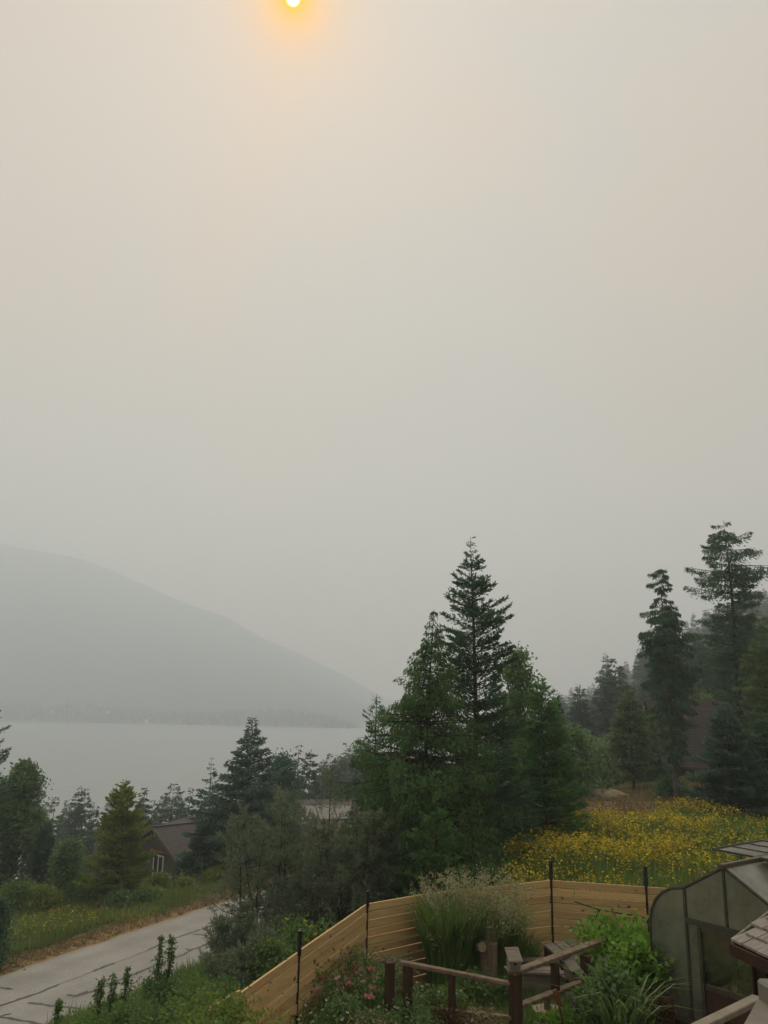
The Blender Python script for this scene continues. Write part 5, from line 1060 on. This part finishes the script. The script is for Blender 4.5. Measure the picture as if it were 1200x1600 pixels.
def build_garden():
    clump('plume_grass', 703, 15.7, 2.35, 'tall dark grass clump with pale drooping tips beside the fence corner', n=800, spread=.85, bl=.9, W=.03, mat='weed', plume='plume', np_=55, seed=500, arch=.6, pl=.35)
    clump('plume_grass', 764, 15.9, 2.2, 'feathery cream-plumed grass clump before the back fence', n=1000, spread=.85, bl=.8, W=.028, mat='weed', plume='plume', np_=210, seed=501, arch=.8, pl=.38)
    clump('plume_grass', 800, 16.2, 1.0, 'low green grass clump at foot of the back fence', n=700, spread=.9, bl=1, W=.024, mat='weed', seed=502, arch=.8)
    clump('blade_plant', 965, 12.6, 1.45, 'arching pale-green bladed plant in front of the greenhouse', n=85, spread=.5, bl=1, W=.034, mat='blade', seed=503, arch=1.15)
    herb('grape_vine', 958, 1452, 14.9, 'bright green vine sprawling over the right rail', [(0, .3), (.5, .42), (.85, .55), (1, .35)], 60, 3000, .10, .085, .28, 'vine', 504, base=.15)
    herb('grape_vine', 995, 1478, 13.7, 'bright vine shoots reaching toward the greenhouse wall', [(0, .2), (.5, .35), (.9, .4), (1, .2)], 36, 1700, .10, .085, .22, 'vine', 505, base=.2)
    herb('leafy_bush', 955, 1520, 13.0, 'dark green leafy bush beneath the vine', [(0, .3), (.5, .5), (1, .25)], 40, 2600, .10, .07, .2, 'weed_dark', 506)
    herb('leafy_bush', 1030, 1560, 12.9, 'brownish spent bush by the greenhouse sill', [(0, .3), (.5, .4), (1, .2)], 26, 1500, .07, .03, .16, 'spent', 507)
    herb('phlox_plant', 545, 1503, 14.1, 'pink phlox bush in bloom before the cedar fence', [(0, .35), (.5, .6), (1, .6)], 56, 3600, .09, .035, .16, 'weed', 508, ['flower_pink', 'flower_pale', 'flower_pink'], 34, .07, ftop=.74)
    herb('phlox_plant', 578, 1552, 13.5, 'small plant with two deep pink blossoms below the phlox bush', [(0, .3), (.5, .45), (1, .3)], 20, 1300, .07, .03, .12, 'weed_dark', 509, ['flower_pink'], 4, .08, ftop=.93)
    herb('goldenrod_plant', 437, 1546, 13.0, 'single yellow-topped flower stalk before the left fence', [(0, .1), (.6, .14), (1, .1)], 12, 500, .07, .025, .09, 'weed', 510, ['flower_yellow'], 6, .05, ftop=.93, stems=3, spread=.03)
    herb('leafy_bush', 600, 1500, 14.6, 'grey-green bush at the foot of the fence beside the first rail post', [(0, .35), (.5, .5), (1, .25)], 34, 2600, .07, .03, .2, 'pine', 511)
    # flower border along the bottom edge
    spots = [(395, 1592, 12.6, 'straw-coloured daisies fading at left end of the border', 'straw', 'flower_white', 10), (420, 1580, 13.0, 'pale daisy clump under the left fence post', 'weed', 'flower_white', 12), (470, 1560, 13.2, 'fresh green clump right of the left fence post', 'weed', 'flower_white', 5), (510, 1548, 13.5, 'green clump below the phlox bush, left', 'weed', 'flower_white', 7), (540, 1572, 13.0, 'dark clump with white flecks right of centre border', 'weed_dark', 'flower_white', 9),
             (490, 1588, 12.7, 'bright low clump at the bottom edge left of the stone', 'weed', 'flower_white', 6), (600, 1580, 13.0, 'dull green clump right of the stone', 'weed_dark', 'flower_pale', 5), (640, 1560, 13.3, 'dark clump under the end of left rail', 'weed_dark', 'flower_white', 4), (670, 1540, 13.8, 'loose clump with white daisies beneath the left rail', 'weed', 'flower_white', 8), (705, 1550, 13.7, 'sparse clump with white daisies at the middle rail post', 'weed', 'flower_white', 9), (655, 1592, 12.7, 'dark green clump at the bottom edge beneath left rail', 'weed_dark', None, 0), (700, 1585, 12.9, 'brown spent clump beneath the lower left rail', 'spent', None, 0), (580, 1596, 12.5, 'spent flower heads beside the stone', 'straw', 'flower_pale', 6),
             (735, 1525, 14.6, 'green weed before the left planter box', 'weed', 'flower_white', 3), (795, 1540, 14.6, 'shadowed weed between the logs and corner post', 'weed_dark', 'flower_white', 8), (845, 1596, 13.0, 'lime weed at the foot of the chopping stump', 'vine', 'flower_white', 5), (880, 1590, 13.2, 'lime-white weed beside the driftwood', 'vine', 'flower_white', 6), (760, 1592, 13.0, 'low straw weed left of the corner post', 'straw', 'flower_white', 5)]
    for i, (px, py, Y, lab, m, fl, nf) in enumerate(spots):
        herb('border_plant', px, py, Y, lab, [(0, .45), (.5, .6), (1, .35)], 24, 1500, .085, .028, .15, m, 520 + i, [fl] if fl else None, nf, .035, group='garden border plants', ftop=.85)
build_garden()

# saplings and bushes on the bank below the garden, lower left
def build_bank():
    for i, (px, py, Y, lab) in enumerate([(252, 1462, 18.0, 'leafy stalk against the road, left of a tall pair'), (268, 1460, 18.1, 'leafy stalk with bushy tip, right of a tall pair'), (200, 1512, 17.6, 'thin leafy stalk crossing the dark road crack'), (158, 1530, 17.0, 'leafy stalk left of the thin one by the road'), (177, 1524, 17.2, 'leafy stalk with drooping tip beside the road'), (92, 1562, 16.4, 'leftmost leafy shoot over the road edge'), (232, 1530, 18.0, 'short leafy tuft at the road shoulder')]):
        herb('leafy_stalk', px, py, Y, lab, [(0, .04), (.3, .085), (.6, .045), (.8, .035), (1, .02)], 48, 800, .075, .036, .06, 'weed_dark', 600 + i, stems=1, cat='shrub', group='leafy stalks on the road bank', base=.2)
    for i, (px, py, Y, lab, m) in enumerate([(262, 1535, 17.6, 'dense leafy bush below the tall pair of stalks', 'weed_dark'), (310, 1542, 17.0, 'green bush right of the dense bush, below dry grass', 'weed'), (350, 1540, 16.0, 'dark bush touching the low pine', 'weed_dark'), (200, 1572, 16.4, 'green bush at the bottom edge by the road', 'weed'), (160, 1590, 16.0, 'weedy bush at bottom left over the road edge', 'weed'), (320, 1568, 14.6, 'broad green bush outside the fence end', 'weed'), (250, 1574, 15.4, 'middle green bush at the bottom edge', 'weed_dark'), (356, 1582, 10.2, 'yellow-green weed covering the low end of the fence', 'yellow_leaf'), (316, 1592, 9.6, 'low bush at bottom edge left of the fence end', 'weed')]):
        herb('bank_bush', px, py, Y, lab, [(0, .5), (.4, .65), (.8, .45), (1, .2)], 50, 5200, .075, .034, .27, m, 620 + i, cat='bush', group='bushes on the road bank')
    for i, (px, py, Y, lab, m) in enumerate([(250, 1372, 50, 'yellow-green bushes at the brown house corner', 'yellow_leaf'), (290, 1378, 49, 'yellow-topped bush before the dark bluish spruce', 'yellow_leaf'), (335, 1365, 50, 'bright bush at the verge below the spruce', 'yellow_leaf'), (365, 1370, 50, 'yellow bush at the bend of the road', 'yellow_leaf'), (130, 1375, 48, 'low green bush under the young tree', 'weed'), (30, 1380, 46, 'green bush under the cottonwood', 'weed'), (70, 1390, 46, 'yellowish bush below the juniper', 'yellow_leaf'), (190, 1400, 44.5, 'dark bush at the foot of the yellow-green tree', 'weed_dark'), (232, 1395, 45.5, 'round green bush right of yellow-green tree', 'weed'), (-2, 1410, 34.0, 'dark slim conifer bush cut by the left edge beside the road', 'fir')]):
        herb('verge_bush', px, py, Y, lab, [(0, .7), (.4, .8), (.8, .5), (1, .2)] if i < 9 else [(0, .12), (.5, .13), (1, .03)], 40, 3600, .16, .09, .42, m, 640 + i, cat='bush', group='bushes on the far verge')
    for i, (px, py, Y, lab) in enumerate([(462, 1440, 21.5, 'yellow-flowered weed seen under the tallest pine'), (500, 1452, 20.5, 'yellow-green weed just outside the fence, under the pines'), (425, 1475, 20.0, 'green weed between the low pines')]):
        herb('verge_bush', px, py, Y, lab, [(0, .5), (.5, .6), (1, .3)], 30, 2200, .10, .05, .3, 'weed', 660 + i, ['flower_yellow'], 4, .08, cat='bush', group='weeds under the pines')
    # pale cream blossom sprays between the pines
    for i, (px, py, Y, lab) in enumerate([(493, 1308, 27.5, 'cream-flowered spray showing between the pines'), (529, 1293, 28.5, 'pale leafy spray right of the cream-flowered one')]):
        herb('spirea_bush', px, py, Y, lab, [(0, .2), (.6, .25), (1, .15)], 34, 2200, .12, .05, .3, 'larch', 670 + i, ['plume'], 22, .12, cat='bush', ftop=.84)
build_bank()

# ------------------------------------------------------------------ meadow and grass
def scatter(n, px0, px1, Y0, Y1, r, power=1.0):
    a0, a1 = sight(px0, 1200, 1.0).x, sight(px1, 1200, 1.0).x
    Y = (Y0 ** power + (Y1 ** power - Y0 ** power) * r.random(n)) ** (1 / power); x = Y * r.uniform(a0, a1, n); return x, Y
def outside_fence(x, y):
    return ~((y < 17.4) & (x > -2.4 + (y - 11) * .4) & (y < 17.1 + 0 * x)) 
def off_road(x, y): return np.abs(road_sq(x, y)[1]) > RW + .15
def blades(name, x, y, h, w, mat, r, lab, lean=.35, per=3, cat='grass'):
    n = len(x); z = terrain(x, y); B = np.stack([x, y, z - .03], -1); B = np.repeat(B, per, 0); m = len(B); B[:, :2] += r.normal(size=(m, 2)) * .10
    H = np.repeat(h, per) * r.uniform(.55, 1.1, m); D = np.stack([r.normal(size=m) * lean, r.normal(size=m) * lean, np.ones(m)], -1)
    V = leaf_quads(B, D, H, np.broadcast_to(w, n).repeat(per) * r.uniform(.6, 1.3, m), r, flat=0.0)
    tag(link(bpy.data.objects.new(name, np_mesh(name, V, quads(m), (MAT[mat],)))), lab, cat, kind='stuff')
def heads(name, x, y, h, s, mat, r, lab, per=2):
    n = len(x); z = terrain(x, y) + h; C = np.repeat(np.stack([x, y, z], -1), per, 0); m = len(C); C += r.normal(size=(m, 3)) * np.array([.06, .06, .06]); ss = s * r.uniform(.6, 1.3, m)
    V = []
    a = r.uniform(0, 6.28, m); tilt = r.normal(size=(m, 2)) * .45
    for k in range(4):
        b = a + k * math.pi / 2; dx, dy = np.cos(b) * ss / 2, np.sin(b) * ss / 2; V.append(C + np.stack([dx, dy, dx * tilt[:, 0] + dy * (tilt[:, 1] - .35)], -1))
    V = np.stack(V, 1).reshape(-1, 3); tag(link(bpy.data.objects.new(name, np_mesh(name, V, quads(m), (MAT[mat],)))), lab, 'flowers', kind='stuff')
def build_meadow():
    r = R(900)
    def patch(x, y): return .6 * fractal(x * .5, y * .5, 31) + .6 * fractal(x * 1.7, y * 1.1, 32)
    x, y = scatter(21000, 700, 1240, 17.3, 43, r, 1.2); k = outside_fence(x, y) & (x > .14 * y + .25); x, y = x[k], y[k]
    bare = (np.exp(-(((x - 12.3) / 4.0) ** 2 + ((y - 45) / 7.5) ** 2)) > .35) | (y > 37 + 3 * np.sin(x)); x, y = x[~bare], y[~bare]
    blades('meadow_grass', x, y, r.uniform(.45, .95, len(x)), .035, 'grass', r, 'tall yellow-green meadow grass behind the fence', per=4)
    f = patch(x, y) + .25 * r.normal(size=len(x)); near = y < 24
    k = near & (r.random(len(x)) < .98 / (1 + np.exp(-9 * (f - .05)))); heads('meadow_flowers', x[k], y[k], r.uniform(.35, 1.05, k.sum()), .055, 'flower_yellow', r, 'deep yellow flowers just behind the back fence', 3)
    k = ~near & (r.random(len(x)) < .95 / (1 + np.exp(-9 * (f - .08)))); heads('meadow_flowers', x[k], y[k], r.uniform(.55, .95, k.sum()), .075, 'flower_gold', r, 'golden flowers spread over the farther meadow', 3)
    k = (f <= -.1); blades('meadow_weeds', x[k], y[k], r.uniform(.5, .9, k.sum()), .07, 'weed', r, 'dark green leafy weeds mixed through the meadow', per=4, cat='weeds')
    x, y = scatter(5000, 1090, 1260, 18, 30, r, 1.2); k = (y > 17.6) & (x > 9.2); blades('meadow_weeds', x[k], y[k], r.uniform(.6, 1.1, k.sum()), .09, 'weed', r, 'lush green weeds behind the greenhouse', per=4, cat='weeds')
    x, y = scatter(5500, 850, 1200, 32, 60, r); k = y > 33; blades('dry_grass', x[k], y[k], r.uniform(.12, .45, k.sum()), .05, 'grass_dry', r, 'dry brown grass in the clearing', per=3)
    # verge across the road
    x, y = scatter(13500, -80, 420, 30, 56, r); s, q = road_sq(x, y); k = (q < -RW - .3); x, y, q = x[k], y[k], q[k]
    dry = (-q - RW) < 1.6 + 1.0 * fractal(x * .4, y * .4, 8)
    blades('dry_grass', x[dry], y[dry], r.uniform(.06, .22, dry.sum()), .05, 'grass_dry', r, 'cut dry grass strip along the far road edge', per=4)
    blades('verge_grass', x[~dry], y[~dry], r.uniform(.2, .6, (~dry).sum()), .06, 'grass', r, 'uneven green verge grass across the road', per=4)
    yl = ~dry & (fractal(x * .3, y * .3, 17) > .35) & (r.random(len(x)) < .18); heads('verge_flowers', x[yl], y[yl], r.uniform(.4, .7, yl.sum()), .08, 'flower_gold', r, 'yellow flowering weeds in the verge across the road', 3)
    x, y = scatter(5000, -80, 520, 27, 52, r); s_, q = road_sq(x, y); k = (np.abs(np.abs(q) - RW) < .28 * r.random(len(x)) ** 1.5 + .03); blades('dry_grass', x[k], y[k], r.uniform(.05, .16, k.sum()), .04, 'grass_dry', r, 'stray dry tufts creeping over the road edges', per=3)
    # bank between the garden and the road
    x, y = scatter(26000, 20, 640, 12, 34, r, 1.1); s, q = road_sq(x, y); k = (q > RW + .2) & outside_fence(x, y); x, y, q = x[k], y[k], q[k]
    dry = (q - RW) < 2.6 + 1.2 * fractal(x * .5, y * .5, 9)
    blades('dry_grass', x[dry], y[dry], r.uniform(.08, .35, dry.sum()), .03, 'grass_dry', r, 'dry grass shoulder on the garden side of the road', per=4)
    blades('bank_grass', x[~dry], y[~dry], r.uniform(.25, .7, (~dry).sum()), .03, 'weed', r, 'green weedy bank between fence and road', per=3)
    # plot inside the fence: low straw and weeds
    x, y = scatter(9000, 400, 1020, 12.2, 17, r); fx = np.interp(y, [11.6, 13.2, 15.4, 16.5, 17], [-1.7, -1.1, -.1, 1.1, 3.5]); k = (x > fx + .12) & (y < 16.6) & (x < 5.0) & ~((x > 4.1) & (y < 15.2)); x, y = x[k], y[k]
    blades('garden_straw', x, y, r.uniform(.05, .22, len(x)), .02, 'straw', r, 'straw and low dry weeds over the garden soil', per=3, lean=.8); k = r.random(len(x)) < .35
    blades('garden_weeds', x[k], y[k], r.uniform(.10, .35, k.sum()), .025, 'weed', r, 'small green weeds in the garden plot', per=4, cat='weeds')
    # pale heap in the clearing
    p = sight(945, 1248, 52); n = 22; a = np.linspace(0, 2 * np.pi, n, endpoint=False); mb = MB(); rr = R(44)
    for f_, z in ((1.0, -.3), (.8, .12), (.5, .3), (.2, .38)): mb.v += [(1.9 * f_ * math.cos(t) * rr.uniform(.7, 1.2), 1.2 * f_ * math.sin(t), z * rr.uniform(.6, 1.3)) for t in a]
    for k in range(3): mb.f += [(k * n + i, k * n + (i + 1) % n, (k + 1) * n + (i + 1) % n, (k + 1) * n + i) for i in range(n)]
    mb.f.append(tuple(range(3 * n, 4 * n))); e = empty('soil_mound', (p.x, p.y, T(p.x, p.y))); mb.build('heap', MAT['mound'], e, True); tag(e, 'pale heap of soil at the back of the clearing', 'mound')
build_meadow()

# ------------------------------------------------------------------ the smoke in the air
def build_haze():
    m, t, o, N = nodes('smoke_air')
    v = N('ShaderNodeVolumePrincipled'); v.inputs['Density'].default_value = 0.00102; v.inputs['Color'].default_value = (0.855, 0.94, 1.0, 1); v.inputs['Anisotropy'].default_value = 0.35
    t.links.new(v.outputs[0], o.inputs['Volume'])
    mb = MB(); mb.box(-3300, 1850, -800, 3060, -60, 620)
    tag(mb.build('haze', m), 'pale wildfire smoke filling the valley', 'haze', kind='stuff')
build_haze()
